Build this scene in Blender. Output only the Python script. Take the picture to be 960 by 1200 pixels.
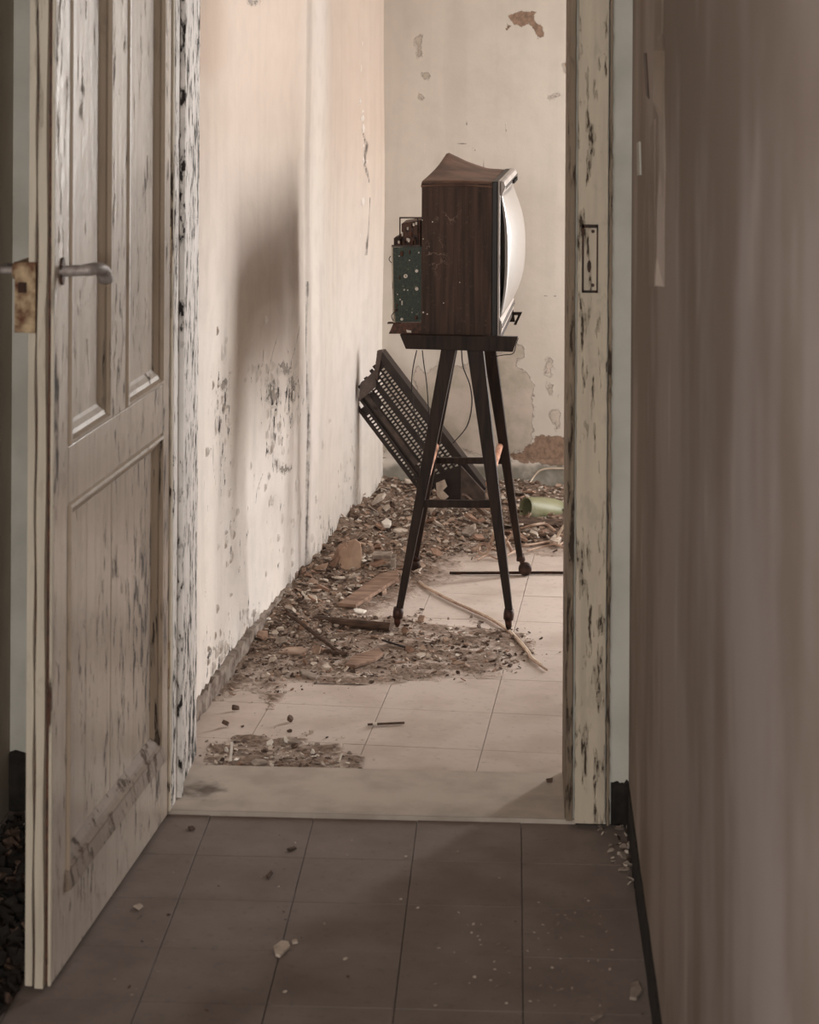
import bpy, bmesh, math, random
import numpy as np
from mathutils import Matrix, Vector, noise
random.seed(7); RNG = np.random.default_rng(7)
SC = bpy.context.scene; COL = SC.collection
for o in list(bpy.data.objects): bpy.data.objects.remove(o)

# ------------------------------------------------------------ camera
F = 2537.0; HZ = 30.0; EYE = 1.53
cam_d = bpy.data.cameras.new('camera'); cam = bpy.data.objects.new('camera', cam_d); COL.objects.link(cam)
cam_d.sensor_fit = 'HORIZONTAL'; cam_d.sensor_width = 36; cam_d.lens = F/960*36
cam_d.shift_y = -(600-HZ)/960
cam_d.clip_start = .05
ROT = Matrix.Rotation(math.radians(3.0), 3, 'Z') @ Matrix.Rotation(math.radians(90), 3, 'X') @ Matrix.Rotation(math.radians(0.3), 3, 'Z')
CAMLOC = Vector((0, 0, EYE))
cam.matrix_world = Matrix.Translation(CAMLOC) @ ROT.to_4x4()
cam_d.dof.use_dof = True; cam_d.dof.focus_distance = 5.6; cam_d.dof.aperture_fstop = 11
SC.camera = cam

# ------------------------------------------------------------ world, lights, exposure
SC.view_settings.view_transform = 'Standard'; SC.view_settings.look = 'None'
SC.view_settings.gamma = 1; SC.view_settings.use_curve_mapping = False
SC.view_settings.exposure = 0.0
w = bpy.data.worlds.new('sky'); SC.world = w; w.use_nodes = True
bg = w.node_tree.nodes['Background']; bg.inputs[0].default_value = (1, .96, .90, 1); bg.inputs[1].default_value = 1.0
XL_W = -.99
def area(name, loc, target, sx, sy, power, color, spread=180):
    l = bpy.data.lights.new(name, 'AREA'); l.shape = 'RECTANGLE'; l.size = sx; l.size_y = sy
    l.energy = power; l.color = color; l.spread = math.radians(spread)
    o = bpy.data.objects.new(name, l); COL.objects.link(o); o.location = loc
    o.rotation_euler = (Vector(target)-Vector(loc)).to_track_quat('-Z', 'Y').to_euler()
    o['kind'] = 'structure'; return o
# daylight through the window of the far room, and through the window at the corridor's other end
area('window_light', (1.39, 6.54, 1.15), (-.6, 6.2, 1.0), .64, 1.95, 38, (1.0, .965, .935))
area('open_sky_light', (3.3, 8.5, 1.7), (.6, 6.0, 1.1), 2.0, 2.2, 590, (1.0, .965, .935))
area('corridor_daylight', (-.35, -2.9, 1.75), (-.3, 4, 1.2), .8, 1.1, 135, (1.0, .965, .92))
area('side_fill', (XL_W-.05, .1, 1.75), (.2, .9, 1.3), .8, 1.1, 26, (1.0, .97, .95))  # unseen side source, added to brighten the corridor's right wall

# ------------------------------------------------------------ picture measurements -> places
def ray(px, py): return ROT @ Vector(((px-480)/F, (HZ-py)/F, -1))
def on_z(px, py, z=0.0):
    d = ray(px, py); return CAMLOC + d*((z-EYE)/d.z)
def on_plane(px, py, p, n):
    d = ray(px, py); p = Vector(p); n = Vector(n); return CAMLOC + d*((p-CAMLOC).dot(n)/d.dot(n))
def at_y(px, py, y): return on_plane(px, py, (0, y, 0), (0, 1, 0))
RN = np.array(ROT)
def project(P):                       # (n,3) world points -> photo coordinates, to know where wear sits
    q = (P-np.array(CAMLOC)) @ RN
    return 480+F*q[:, 0]/-q[:, 2], HZ-F*q[:, 1]/-q[:, 2]

# ------------------------------------------------------------ materials
def lin(c): return tuple(((v/255)/12.92 if v/255 <= .04045 else ((v/255+.055)/1.055)**2.4) for v in c)+(1,)
class NT:
    def __init__(s, name):
        s.m = bpy.data.materials.new(name); s.m.use_nodes = True; s.t = s.m.node_tree; s.n = s.t.nodes
        s.b = s.n['Principled BSDF']; s.tc = s.n.new('ShaderNodeTexCoord')
    def set(s, inp, v):
        if isinstance(v, bpy.types.NodeSocket): s.t.links.new(v, inp)
        else: inp.default_value = v
    def coord(s, scale=(1, 1, 1), kind='Object', rnd=False):
        mp = s.n.new('ShaderNodeMapping'); s.set(mp.inputs[0], s.tc.outputs[kind]); mp.inputs['Scale'].default_value = scale
        if rnd:
            oi = s.n.new('ShaderNodeObjectInfo'); s.set(mp.inputs['Location'], s.math('MULTIPLY', oi.outputs['Random'], 37.0))
        return mp.outputs[0]
    def noise(s, scale, detail=4, stretch=(1, 1, 1), rough=.55, rnd=False):
        x = s.n.new('ShaderNodeTexNoise'); s.set(x.inputs['Vector'], s.coord(stretch, rnd=rnd)); x.inputs['Scale'].default_value = scale
        x.inputs['Detail'].default_value = detail; x.inputs['Roughness'].default_value = rough; return x.outputs['Fac']
    def voro(s, scale, stretch=(1, 1, 1), feature='DISTANCE_TO_EDGE', out='Distance'):
        x = s.n.new('ShaderNodeTexVoronoi'); x.feature = feature; s.set(x.inputs['Vector'], s.coord(stretch)); x.inputs['Scale'].default_value = scale
        return x.outputs[out]
    def math(s, op, a, b=0.0, c=0.0):
        x = s.n.new('ShaderNodeMath'); x.operation = op
        for i, v in enumerate((a, b, c)): s.set(x.inputs[i], v)
        return x.outputs[0]
    def ramp(s, v, lo, hi, a=0.0, b=1.0, smooth=True):
        x = s.n.new('ShaderNodeMapRange'); x.interpolation_type = 'SMOOTHSTEP' if smooth else 'LINEAR'
        s.set(x.inputs['Value'], v); x.inputs['From Min'].default_value = lo; x.inputs['From Max'].default_value = hi
        x.inputs['To Min'].default_value = a; x.inputs['To Max'].default_value = b; return x.outputs['Result']
    def mix(s, f, a, b, mode='MIX'):
        x = s.n.new('ShaderNodeMix'); x.data_type = 'RGBA'; x.blend_type = mode
        s.set(x.inputs[0], f); s.set(x.inputs[6], a); s.set(x.inputs[7], b); return x.outputs[2]
    def attr(s, name):
        x = s.n.new('ShaderNodeAttribute'); x.attribute_name = name; return x.outputs['Fac']
    def bump(s, h, strength=.5, dist=.003, prev=None):
        x = s.n.new('ShaderNodeBump'); s.set(x.inputs['Height'], h); x.inputs['Strength'].default_value = strength
        x.inputs['Distance'].default_value = dist
        if prev is not None: s.set(x.inputs['Normal'], prev)
        return x.outputs[0]
    def done(s, col, rough=.8, normal=None, metal=0.0, spec=.3):
        s.set(s.b.inputs['Base Color'], col); s.set(s.b.inputs['Roughness'], rough); s.set(s.b.inputs['Metallic'], metal)
        s.b.inputs['Specular IOR Level'].default_value = spec
        if normal is not None: s.set(s.b.inputs['Normal'], normal)
        return s.m

def plain(name, c, c2=None, scale=30, stretch=(1, 1, 1), rough=.7, metal=0, bump=.3, spec=.3, dist=.002):
    k = NT(name); n = k.noise(scale, 5, stretch, rnd=True); c2 = c2 or tuple(v*.7 for v in c)
    return k.done(k.mix(k.ramp(n, .35, .68), lin(c), lin(c2)), rough, k.bump(n, bump, dist), metal, spec)

def peeling_wood(name, base, base2, bare, cover=.5, slit=(90, 90, 16), amount=.56, rough=.45, grain=(60, 60, 4), spec=.4, attr=None):
    """paint over wood: long slits and flaked islands that show the bare timber"""
    k = NT(name)
    big = k.noise(3, 4, (1, 1, .35)); fine = k.noise(1, 5, slit, .65); isl = k.noise(1, 6, (slit[0]*.3, slit[1]*.3, slit[2]*.25), .7)
    v = k.math('ADD', k.math('MULTIPLY', fine, .65), k.math('MULTIPLY', isl, .35))
    v = k.math('ADD', v, k.math('MULTIPLY', k.math('SUBTRACT', big, .5), cover))
    if attr: v = k.math('ADD', v, k.math('MULTIPLY', k.attr(attr), .12))
    chip = k.ramp(v, amount, amount+.018)
    edge = k.ramp(v, amount-.035, amount)
    g = k.noise(1, 4, grain)
    paint = k.mix(k.ramp(k.noise(2.2, 5, (1, 1, .4)), .3, .7), lin(base), lin(base2))
    paint = k.mix(k.math('MULTIPLY', k.ramp(g, .4, .75), .35), paint, lin(tuple(c*.74 for c in base)))
    paint = k.mix(k.ramp(k.noise(1, 5, (26, 18, 12), .7), .54, .68, 0, .45), paint, lin(tuple(c*.78 for c in base)))
    wood = k.mix(g, lin(bare), lin(tuple(c*.5 for c in bare)))
    col = k.mix(chip, paint, wood)
    n1 = k.bump(g, .45, .0015); n1 = k.bump(k.noise(1, 4, (40, 30, 22), .6), .3, .003, n1); n2 = k.bump(k.math('SUBTRACT', edge, k.math('MULTIPLY', chip, 1.6)), .8, .0022, n1)
    return k.done(col, k.ramp(chip, 0, 1, rough, .85), n2, 0, spec)

def old_plaster(name, paint, paint2, under, brown, crack_col, mottled=.5, slit=(45, 45, 9), rough=.75, spec=.25):
    """wall paint; attributes (metres, >0 inside): peel shows the coat under it, bare shows brown render, damp greys, crk gives slits"""
    k = NT(name)
    f1 = k.noise(38, 7, rough=.65); f2 = k.noise(160, 4); f3 = k.noise(2.3, 5); f4 = k.noise(14, 5)
    nz = k.math('ADD', k.math('MULTIPLY', k.math('SUBTRACT', f1, .5), .044), k.math('MULTIPLY', k.math('SUBTRACT', f2, .5), .012))
    pe = k.math('ADD', k.attr('peel'), nz); ba = k.math('ADD', k.attr('bare'), nz)
    pm = k.ramp(pe, 0, .0012); bm = k.ramp(ba, 0, .0012)
    rim = k.ramp(pe, -.006, 0)
    col = k.mix(k.ramp(f3, .3, .72), lin(paint), lin(paint2))
    col = k.mix(k.math('MULTIPLY', k.ramp(f4, .42, .72), mottled*.5), col, lin(tuple(c*.82 for c in paint)))
    col = k.mix(k.math('MULTIPLY', k.ramp(k.noise(1, 5, (14, 14, 1.1)), .46, .72), mottled*.55), col, lin(tuple(c*.84 for c in paint2)))
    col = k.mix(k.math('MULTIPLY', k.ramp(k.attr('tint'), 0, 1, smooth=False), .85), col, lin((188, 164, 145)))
    ucol = k.mix(k.ramp(k.noise(9, 6, rough=.65), .35, .7), lin(under), lin(tuple(c*w_ for c, w_ in zip(under, (.86, .88, .85)))))
    ucol = k.mix(k.ramp(pe, .0045, .0005), ucol, lin(tuple(c*.76 for c in under)))
    col = k.mix(pm, col, ucol)
    bcol = k.mix(k.ramp(k.noise(60, 5), .35, .7), lin(brown), lin(tuple(c*.78 for c in brown)))
    col = k.mix(bm, col, bcol)
    d = k.math('ADD', k.attr('damp'), k.math('MULTIPLY', k.math('SUBTRACT', k.noise(18, 6), .5), 1.1))
    col = k.mix(k.ramp(d, .35, .85, 0, .8), col, lin((112, 110, 98)))
    # slits and flaked spots
    sl = k.math('ADD', k.math('MULTIPLY', k.noise(1, 4, slit, .65), .7), k.math('MULTIPLY', k.noise(1, 5, tuple(v*.35 for v in slit), .6), .3))
    sv = k.math('ADD', sl, k.math('MULTIPLY', k.attr('crk'), .215))
    sm = k.ramp(sv, .69, .70); srim = k.ramp(sv, .65, .69)
    col = k.mix(sm, col, lin(crack_col))
    lm = k.ramp(k.math('ADD', k.attr('line'), k.math('MULTIPLY', k.math('SUBTRACT', f1, .5), .0022)), -.0010, .0004)
    col = k.mix(k.math('MULTIPLY', lm, .85), col, lin(tuple(c*.8 for c in crack_col)))
    n = k.bump(f2, .22, .0012); n = k.bump(f4, .3, .006, n)
    h = k.math('SUBTRACT', k.math('MULTIPLY', rim, .6), k.math('MULTIPLY', pm, 1.5))
    h = k.math('SUBTRACT', h, k.math('MULTIPLY', bm, 1.5))
    h = k.math('ADD', h, k.math('SUBTRACT', k.math('MULTIPLY', srim, .7), k.math('MULTIPLY', sm, 1.6)))
    n = k.bump(h, .8, .003, n)
    return k.done(col, rough, n, 0, spec)

M = {}
M['far_wall'] = old_plaster('cream_wall_paint', (206, 197, 187), (197, 187, 176), (194, 180, 169), (150, 124, 106), (70, 56, 48), .35)
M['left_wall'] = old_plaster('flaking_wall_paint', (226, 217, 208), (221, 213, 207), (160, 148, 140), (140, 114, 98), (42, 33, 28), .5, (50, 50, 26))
M['plain_wall'] = plain('dull_wall_paint', (190, 178, 162), (176, 162, 146), 4, rough=.9, bump=.15)
M['green_wall'] = plain('pale_green_wall_paint', (196, 193, 184), (178, 175, 165), 6, rough=.9, bump=.15)
M['dark_base'] = plain('black_skirting_paint', (44, 38, 33), (24, 20, 17), 30, rough=.85, bump=.6)
M['ceiling'] = plain('ceiling_paint', (190, 182, 170), (170, 160, 148), 3, rough=.9, bump=.1)
k = NT('smoky_wall_paint')       # near right wall: brown stain with long drips
a = k.noise(1, 6, (1.3, 1.3, .9), .6); b = k.noise(1, 6, (3.2, 3.2, .9), .6)
st = k.ramp(k.math('ADD', k.math('MULTIPLY', a, .6), k.math('MULTIPLY', b, .4)), .42, .56)
sx = k.n.new('ShaderNodeSeparateXYZ'); k.set(sx.inputs[0], k.tc.outputs['Object'])
grad = k.ramp(k.math('ADD', sx.outputs[1], k.math('MULTIPLY', a, 1.6)), 2.6, 4.2)
c = k.mix(st, lin((160, 150, 146)), lin((132, 118, 108)))
c = k.mix(k.math('MULTIPLY', grad, .8), c, k.mix(st, lin((166, 150, 138)), lin((132, 116, 102))))
c = k.mix(k.ramp(k.noise(1, 4, (9, 9, 2.6), .5), .60, .72, 0, .4), c, lin((196, 184, 178)))
M['smoky'] = k.done(c, .8, k.bump(k.noise(1, 4, (12, 12, 3)), .25, .004), 0, .25)

M['door_paint'] = peeling_wood('door_face_paint', (192, 178, 164), (178, 163, 150), (84, 68, 60), .28, (90, 60, 15), .585, .24, spec=.75)
M['door_edge'] = peeling_wood('door_edge_paint', (202, 192, 175), (190, 178, 160), (92, 66, 52), .30, (70, 40, 5), .60, .55)
M['moulding'] = peeling_wood('door_moulding_paint', (176, 160, 142), (158, 140, 122), (84, 66, 54), .25, (110, 60, 9), .60, .4)
M['moulding_worn'] = peeling_wood('worn_moulding_wood', (150, 132, 116), (122, 104, 90), (104, 80, 64), .3, (60, 40, 9), .57, .7)
M['jamb'] = peeling_wood('left_jamb_paint', (234, 228, 223), (222, 215, 209), (52, 44, 41), .20, (70, 70, 22), .535, .5)
M['casing'] = peeling_wood('right_casing_paint', (204, 190, 170), (186, 173, 154), (92, 76, 62), .30, (75, 75, 12), .57, .6)
M['casing_dark'] = peeling_wood('bare_casing_edge', (150, 134, 114), (120, 104, 88), (84, 68, 56), .35, (70, 70, 9), .56, .7)
M['rust'] = plain('rusty_lock_paint', (186, 164, 132), (92, 54, 36), 38, rough=.75, metal=.1, bump=.5)
M['iron'] = plain('grey_iron', (168, 160, 156), (136, 126, 122), 60, rough=.5, metal=.15, bump=.2)
M['dark_iron'] = plain('dark_iron', (44, 36, 32), (74, 44, 30), 60, rough=.6, metal=.4, bump=.3)

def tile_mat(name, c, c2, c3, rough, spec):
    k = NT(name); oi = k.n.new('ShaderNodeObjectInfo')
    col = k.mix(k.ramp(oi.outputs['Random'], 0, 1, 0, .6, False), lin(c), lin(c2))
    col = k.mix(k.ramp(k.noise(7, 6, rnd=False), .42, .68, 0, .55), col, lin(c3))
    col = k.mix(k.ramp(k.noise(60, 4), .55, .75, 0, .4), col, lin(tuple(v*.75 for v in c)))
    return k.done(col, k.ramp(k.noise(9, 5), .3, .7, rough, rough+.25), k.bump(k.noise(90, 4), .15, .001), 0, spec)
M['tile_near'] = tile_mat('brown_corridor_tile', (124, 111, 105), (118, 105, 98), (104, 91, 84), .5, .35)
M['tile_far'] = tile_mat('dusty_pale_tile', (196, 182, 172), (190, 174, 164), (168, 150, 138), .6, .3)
M['grout'] = plain('dark_joint', (104, 88, 78), (78, 66, 58), 50, rough=.95)
k = NT('stained_marble')
dirt = k.ramp(k.math('ADD', k.attr('dirt'), k.math('MULTIPLY', k.math('SUBTRACT', k.noise(22, 6), .5), 1.3)), .35, .95)
c = k.mix(k.ramp(k.noise(9, 6), .35, .7), lin((184, 172, 160)), lin((162, 149, 138)))
M['marble'] = k.done(k.mix(dirt, c, lin((92, 78, 66))), .55, k.bump(k.noise(60, 4), .15, .001), 0, .4)

# TV and stand
k = NT('walnut_veneer')
g = k.noise(1, 5, (90, 90, 5)); web = k.voro(26); wm = k.noise(9, 4)
c = k.mix(k.ramp(g, .3, .75), lin((78, 59, 50)), lin((49, 37, 31)))
web = k.math('ABSOLUTE', k.math('SUBTRACT', k.noise(19, 5, rough=.6), .5)); dm = k.math('MULTIPLY', k.ramp(web, .022, .0), k.ramp(k.math('ADD', k.attr('dust'), k.math('MULTIPLY', k.math('SUBTRACT', wm, .5), 1.4)), .3, .8))
c = k.mix(k.math('MULTIPLY', dm, .6), c, lin((150, 128, 116)))
c = k.mix(k.ramp(k.noise(120, 3), .60, .74, 0, .35), c, lin((104, 84, 74)))
M['veneer'] = k.done(c, .62, k.bump(g, .25, .001), 0, .2)
M['veneer_top'] = plain('warped_veneer', (112, 84, 70), (78, 56, 46), 14, (1, 1, 1), .6, bump=.4)
M['black_trim'] = plain('black_plastic_trim', (34, 28, 26), (24, 20, 18), 40, rough=.45, bump=.1)
M['bezel'] = plain('pale_grey_plastic', (176, 166, 160), (158, 148, 142), 12, rough=.4, bump=.1)
k = NT('dusty_picture_tube')
n1 = k.noise(1, 5, (10, 30, 6)); k.b.inputs['Coat Weight'].default_value = .5; k.b.inputs['Coat Roughness'].default_value = .2
M['tube'] = k.done(k.mix(k.ramp(n1, .58, .78, 0, .4), lin((152, 146, 142)), lin((124, 116, 111))), .3, None, 0, .5)
k = NT('green_circuit_board')
n1 = k.voro(120, (1, 1, .6)); n2 = k.noise(130, 3)
c = k.mix(k.ramp(n1, .02, .12), lin((42, 56, 38)), lin((26, 35, 24)))
c = k.mix(k.ramp(n2, .64, .72), c, lin((110, 106, 90)))
M['pcb'] = k.done(c, .5, k.bump(n2, .4, .001), 0, .4)
M['solder'] = plain('pale_ceramic_blob', (224, 214, 204), (190, 180, 168), 80, rough=.5)
M['component'] = plain('brown_component', (92, 58, 42), (50, 34, 28), 90, rough=.55)
M['stand_wood'] = plain('dark_stained_wood', (50, 36, 29), (30, 22, 18), 1, (80, 80, 6), .55, bump=.25, spec=.18)
M['dowel'] = plain('worn_reddish_dowel', (196, 146, 120), (132, 88, 68), 1, (60, 20, 60), .5, bump=.3)
M['ferrule'] = plain('rusty_brown_ferrule', (74, 52, 44), (44, 30, 26), 70, rough=.55, metal=.3, bump=.3)
M['cover'] = plain('dark_brown_plastic', (52, 42, 38), (38, 30, 28), 25, rough=.5, bump=.15)
M['cover_grey'] = plain('dusty_dark_plastic', (92, 80, 74), (66, 56, 52), 25, rough=.7, bump=.25)
M['wire_dark'] = plain('dark_flex', (40, 32, 30), rough=.5)
M['wire_tan'] = plain('tan_flex', (196, 170, 150), (150, 122, 106), 30, rough=.5)
M['wire_pale'] = plain('pale_flex', (222, 206, 188), (196, 176, 156), 30, rough=.5)
k = NT('green_glazed_pottery')
g = k.noise(9, 5)
c = k.mix(k.ramp(g, .3, .7), lin((146, 144, 112)), lin((106, 108, 80)))
c = k.mix(k.ramp(k.noise(20, 5), .55, .75, 0, .5), c, lin((178, 174, 150)))
M['pottery'] = k.done(c, .38, k.bump(g, .2, .002), 0, .5)
M['soil'] = plain('dry_dirt', (146, 126, 112), (96, 80, 70), 35, rough=.95, bump=.9, dist=.01)
k = NT('settled_dust')
n0 = k.noise(40, 6); fd = k.ramp(k.math('ADD', k.attr('fade'), k.math('MULTIPLY', k.math('SUBTRACT', n0, .5), 1.2)), .1, 1.0)
c = k.mix(k.ramp(k.noise(90, 5), .35, .7), lin((140, 120, 106)), lin((92, 76, 66)))
M['dust'] = k.done(k.mix(fd, lin((180, 164, 153)), c), .95, k.bump(k.noise(60, 6), .9, .008), 0, .2)
M['chip_cream'] = plain('cream_plaster_chip', (206, 192, 178), (172, 156, 142), 40, rough=.9)
M['chip_grey'] = plain('grey_plaster_chip', (158, 144, 132), (122, 108, 98), 40, rough=.9)
M['chip_red'] = plain('terracotta_chip', (158, 128, 110), (126, 100, 84), 40, rough=.9)
M['chip_dark'] = plain('dark_debris_chip', (98, 78, 66), (62, 48, 40), 40, rough=.9)
M['chip_tan'] = plain('tan_plaster_chip', (172, 148, 130), (142, 118, 102), 30, rough=.9)
M['board'] = plain('weathered_board', (152, 124, 106), (112, 88, 74), 1, (14, 60, 60), .85, bump=.5)
M['old_wood'] = plain('dark_old_timber', (88, 68, 56), (60, 46, 38), 1, (14, 70, 70), .9, bump=.7)
M['paper'] = plain('white_paper', (232, 224, 214), (214, 204, 192), 30, rough=.9)

# ------------------------------------------------------------ object helpers
WM = {}
def thing(name, label, cat, loc, rotz=0.0, group=None):
    o = bpy.data.objects.new(name, None); COL.objects.link(o); o.location = loc; o.rotation_euler = (0, 0, rotz)
    o.empty_display_size = .05
    o['label'] = label; o['category'] = cat
    if group: o['group'] = group
    WM[o.name] = Matrix.Translation(Vector(loc)) @ Matrix.Rotation(rotz, 4, 'Z'); return o
def tag(o, label, cat, group=None, kind=None):
    if label: o['label'] = label
    if cat: o['category'] = cat
    if group: o['group'] = group
    if kind: o['kind'] = kind
    return o
def mesh(name, verts, faces, mat, parent=None, smooth=False, bevel=0, attrs=None, mi=None, solid=0, origin=None, local=False):
    """verts in world space (or in the parent's space when local); linked as ONE object"""
    V = np.asarray([tuple(v) for v in verts] if not isinstance(verts, np.ndarray) else verts, dtype=float)
    if parent is not None:
        Mw = WM[parent.name]
        if not local:
            inv = np.array(Mw.inverted()); V = V @ inv[:3, :3].T + inv[:3, 3]
    elif not local:
        if origin is None:
            lo, hi = V.min(0), V.max(0); origin = ((lo[0]+hi[0])/2, (lo[1]+hi[1])/2, lo[2])
        V = V-np.array(origin)
    me = bpy.data.meshes.new(name)
    me.from_pydata(V.tolist(), [], [list(f) for f in faces])
    mats = mat if isinstance(mat, (list, tuple)) else [mat]
    for m in mats: me.materials.append(m)
    if mi is not None: me.polygons.foreach_set('material_index', np.asarray(mi, dtype=np.int32))
    me.polygons.foreach_set('use_smooth', [smooth]*len(me.polygons))
    if attrs:
        for an, av in attrs.items():
            at = me.attributes.new(an, 'FLOAT', 'POINT'); at.data.foreach_set('value', np.asarray(av, dtype=np.float32))
    bm = bmesh.new(); bm.from_mesh(me); bmesh.ops.recalc_face_normals(bm, faces=bm.faces) if not attrs else None
    bm.to_mesh(me); bm.free(); me.update()
    o = bpy.data.objects.new(name, me); COL.objects.link(o)
    if parent is not None: o.parent = parent; WM[o.name] = WM[parent.name]
    else:
        if not local: o.location = origin
        WM[o.name] = Matrix.Translation(Vector(origin if origin is not None else (0, 0, 0)))
    if solid:
        s = o.modifiers.new('solid', 'SOLIDIFY'); s.thickness = solid; s.offset = 0
    if bevel:
        b = o.modifiers.new('bevel', 'BEVEL'); b.width = bevel; b.segments = 2; b.limit_method = 'ANGLE'
    return o
BOXF = [(0, 3, 2, 1), (4, 5, 6, 7), (0, 1, 5, 4), (1, 2, 6, 5), (2, 3, 7, 6), (3, 0, 4, 7)]
def boxv(lo, hi):
    (a, b, c), (d, e, f) = lo, hi
    return [Vector(p) for p in ((a, b, c), (d, b, c), (d, e, c), (a, e, c), (a, b, f), (d, b, f), (d, e, f), (a, e, f))]
def join(parts):                       # [(verts, faces), ...] -> one
    V, Fc = [], []
    for v, f in parts:
        n = len(V); V += [Vector(p) for p in v]; Fc += [tuple(i+n for i in q) for q in f]
    return V, Fc
def xf(verts, Mx): return [Mx @ Vector(v) for v in verts]
def prism(poly, off):                  # polygon (3D points) pushed by a vector
    n = len(poly); off = Vector(off); V = [Vector(p) for p in poly]+[Vector(p)+off for p in poly]
    return V, [tuple(range(n))[::-1], tuple(range(n, 2*n))]+[(i, (i+1) % n, n+(i+1) % n, n+i) for i in range(n)]
def loft(rings, cap=True):
    n = len(rings[0]); V = [Vector(p) for r in rings for p in r]; Fc = []
    for i in range(len(rings)-1):
        for j in range(n):
            k2 = (j+1) % n; Fc.append((i*n+j, i*n+k2, (i+1)*n+k2, (i+1)*n+j))
    if cap: Fc += [tuple(range(n))[::-1], tuple(range((len(rings)-1)*n, len(rings)*n))]
    return V, Fc
def smooth_path(pts, n=6):
    pts = [Vector(p) for p in pts]; out = []
    for i in range(len(pts)-1):
        p0, p1, p2, p3 = pts[max(i-1, 0)], pts[i], pts[i+1], pts[min(i+2, len(pts)-1)]
        for s in range(n):
            t = s/n; out.append(.5*((2*p1)+(p2-p0)*t+(2*p0-5*p1+4*p2-p3)*t*t+(3*p1-p0-3*p2+p3)*t**3))
    out.append(pts[-1]); return out
def tube(pts, r, sides=8, sub=6, flat=1.0):
    pts = smooth_path(pts, sub) if sub > 1 else [Vector(p) for p in pts]
    rings = []; up = Vector((0, 0, 1)); prev = None
    for i, p in enumerate(pts):
        d = (pts[min(i+1, len(pts)-1)]-pts[max(i-1, 0)]).normalized()
        a = (prev - d*prev.dot(d)) if prev else (up.cross(d) if abs(d.z) < .95 else Vector((1, 0, 0)).cross(d))
        if a.length < 1e-6: a = d.orthogonal()
        a.normalize(); prev = a; b = d.cross(a)
        rr = r[min(i, len(r)-1)] if isinstance(r, (list, tuple)) else r
        rings.append([p+a*math.cos(q)*rr+b*math.sin(q)*rr*flat for q in [2*math.pi*j/sides for j in range(sides)]])
    return loft(rings)
def lathe(profile, Mx, seg=28):        # profile (axial, radius) along local X
    rings = [[Mx @ Vector((a, math.cos(t)*r, math.sin(t)*r)) for t in [2*math.pi*j/seg for j in range(seg)]] for a, r in profile]
    return loft(rings, cap=False)
def poly_sdf(X, Y, poly):              # >0 inside, distance in photo units
    P = np.array(poly, float); Q = np.roll(P, -1, 0); d = np.full(X.shape, 1e9); ins = np.zeros(X.shape, bool)
    for (x0, y0), (x1, y1) in zip(P, Q):
        ex, ey = x1-x0, y1-y0; t = np.clip(((X-x0)*ex+(Y-y0)*ey)/(ex*ex+ey*ey+1e-9), 0, 1)
        d = np.minimum(d, np.hypot(X-x0-t*ex, Y-y0-t*ey))
        c = ((y0 > Y) != (y1 > Y)); xi = x0+(Y-y0)*ex/(ey if abs(ey) > 1e-9 else 1e-9); ins ^= (c & (X < xi))
    return np.where(ins, d, -d)
def line_sdf(X, Y, pts, wdt):
    d = np.full(X.shape, 1e9)
    for (x0, y0), (x1, y1) in zip(pts[:-1], pts[1:]):
        ex, ey = x1-x0, y1-y0; t = np.clip(((X-x0)*ex+(Y-y0)*ey)/(ex*ex+ey*ey+1e-9), 0, 1)
        d = np.minimum(d, np.hypot(X-x0-t*ex, Y-y0-t*ey))
    return wdt-d
def clip_poly(poly, p, n):             # keep the side where (q-p).n >= 0
    out = []
    for i in range(len(poly)):
        a, b = Vector(poly[i]), Vector(poly[(i+1) % len(poly)]); da, db = (a-p).dot(n), (b-p).dot(n)
        if da >= 0: out.append(a)
        if (da >= 0) != (db >= 0): out.append(a+(b-a)*(da/(da-db)))
    return out

# ------------------------------------------------------------ the setting
YN, YB = 4.168, 4.42                   # the partition with the doorway: near and far face
XR, XL = .21, -.99                     # corridor walls
OL, OR = -.672, .088                   # opening
HC = 2.95; DT = 2.12
CB = -3.0                              # corridor's far end behind the camera
Wa = on_z(230.5, 839); Wb = on_z(417, 600)
wdir = (Wb-Wa).normalized(); wnor = Vector((wdir.y, -wdir.x, 0))      # points into the room
def lw(y): return Wa.x+(y-Wa.y)*wdir.x/wdir.y
corner = on_z(437, 574); YF = corner.y
FR = 1.20
def struct(name, V, Fc, mat, **kw):
    o = mesh(name, V, Fc, mat, **kw); o['kind'] = 'structure'; return o

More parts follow.
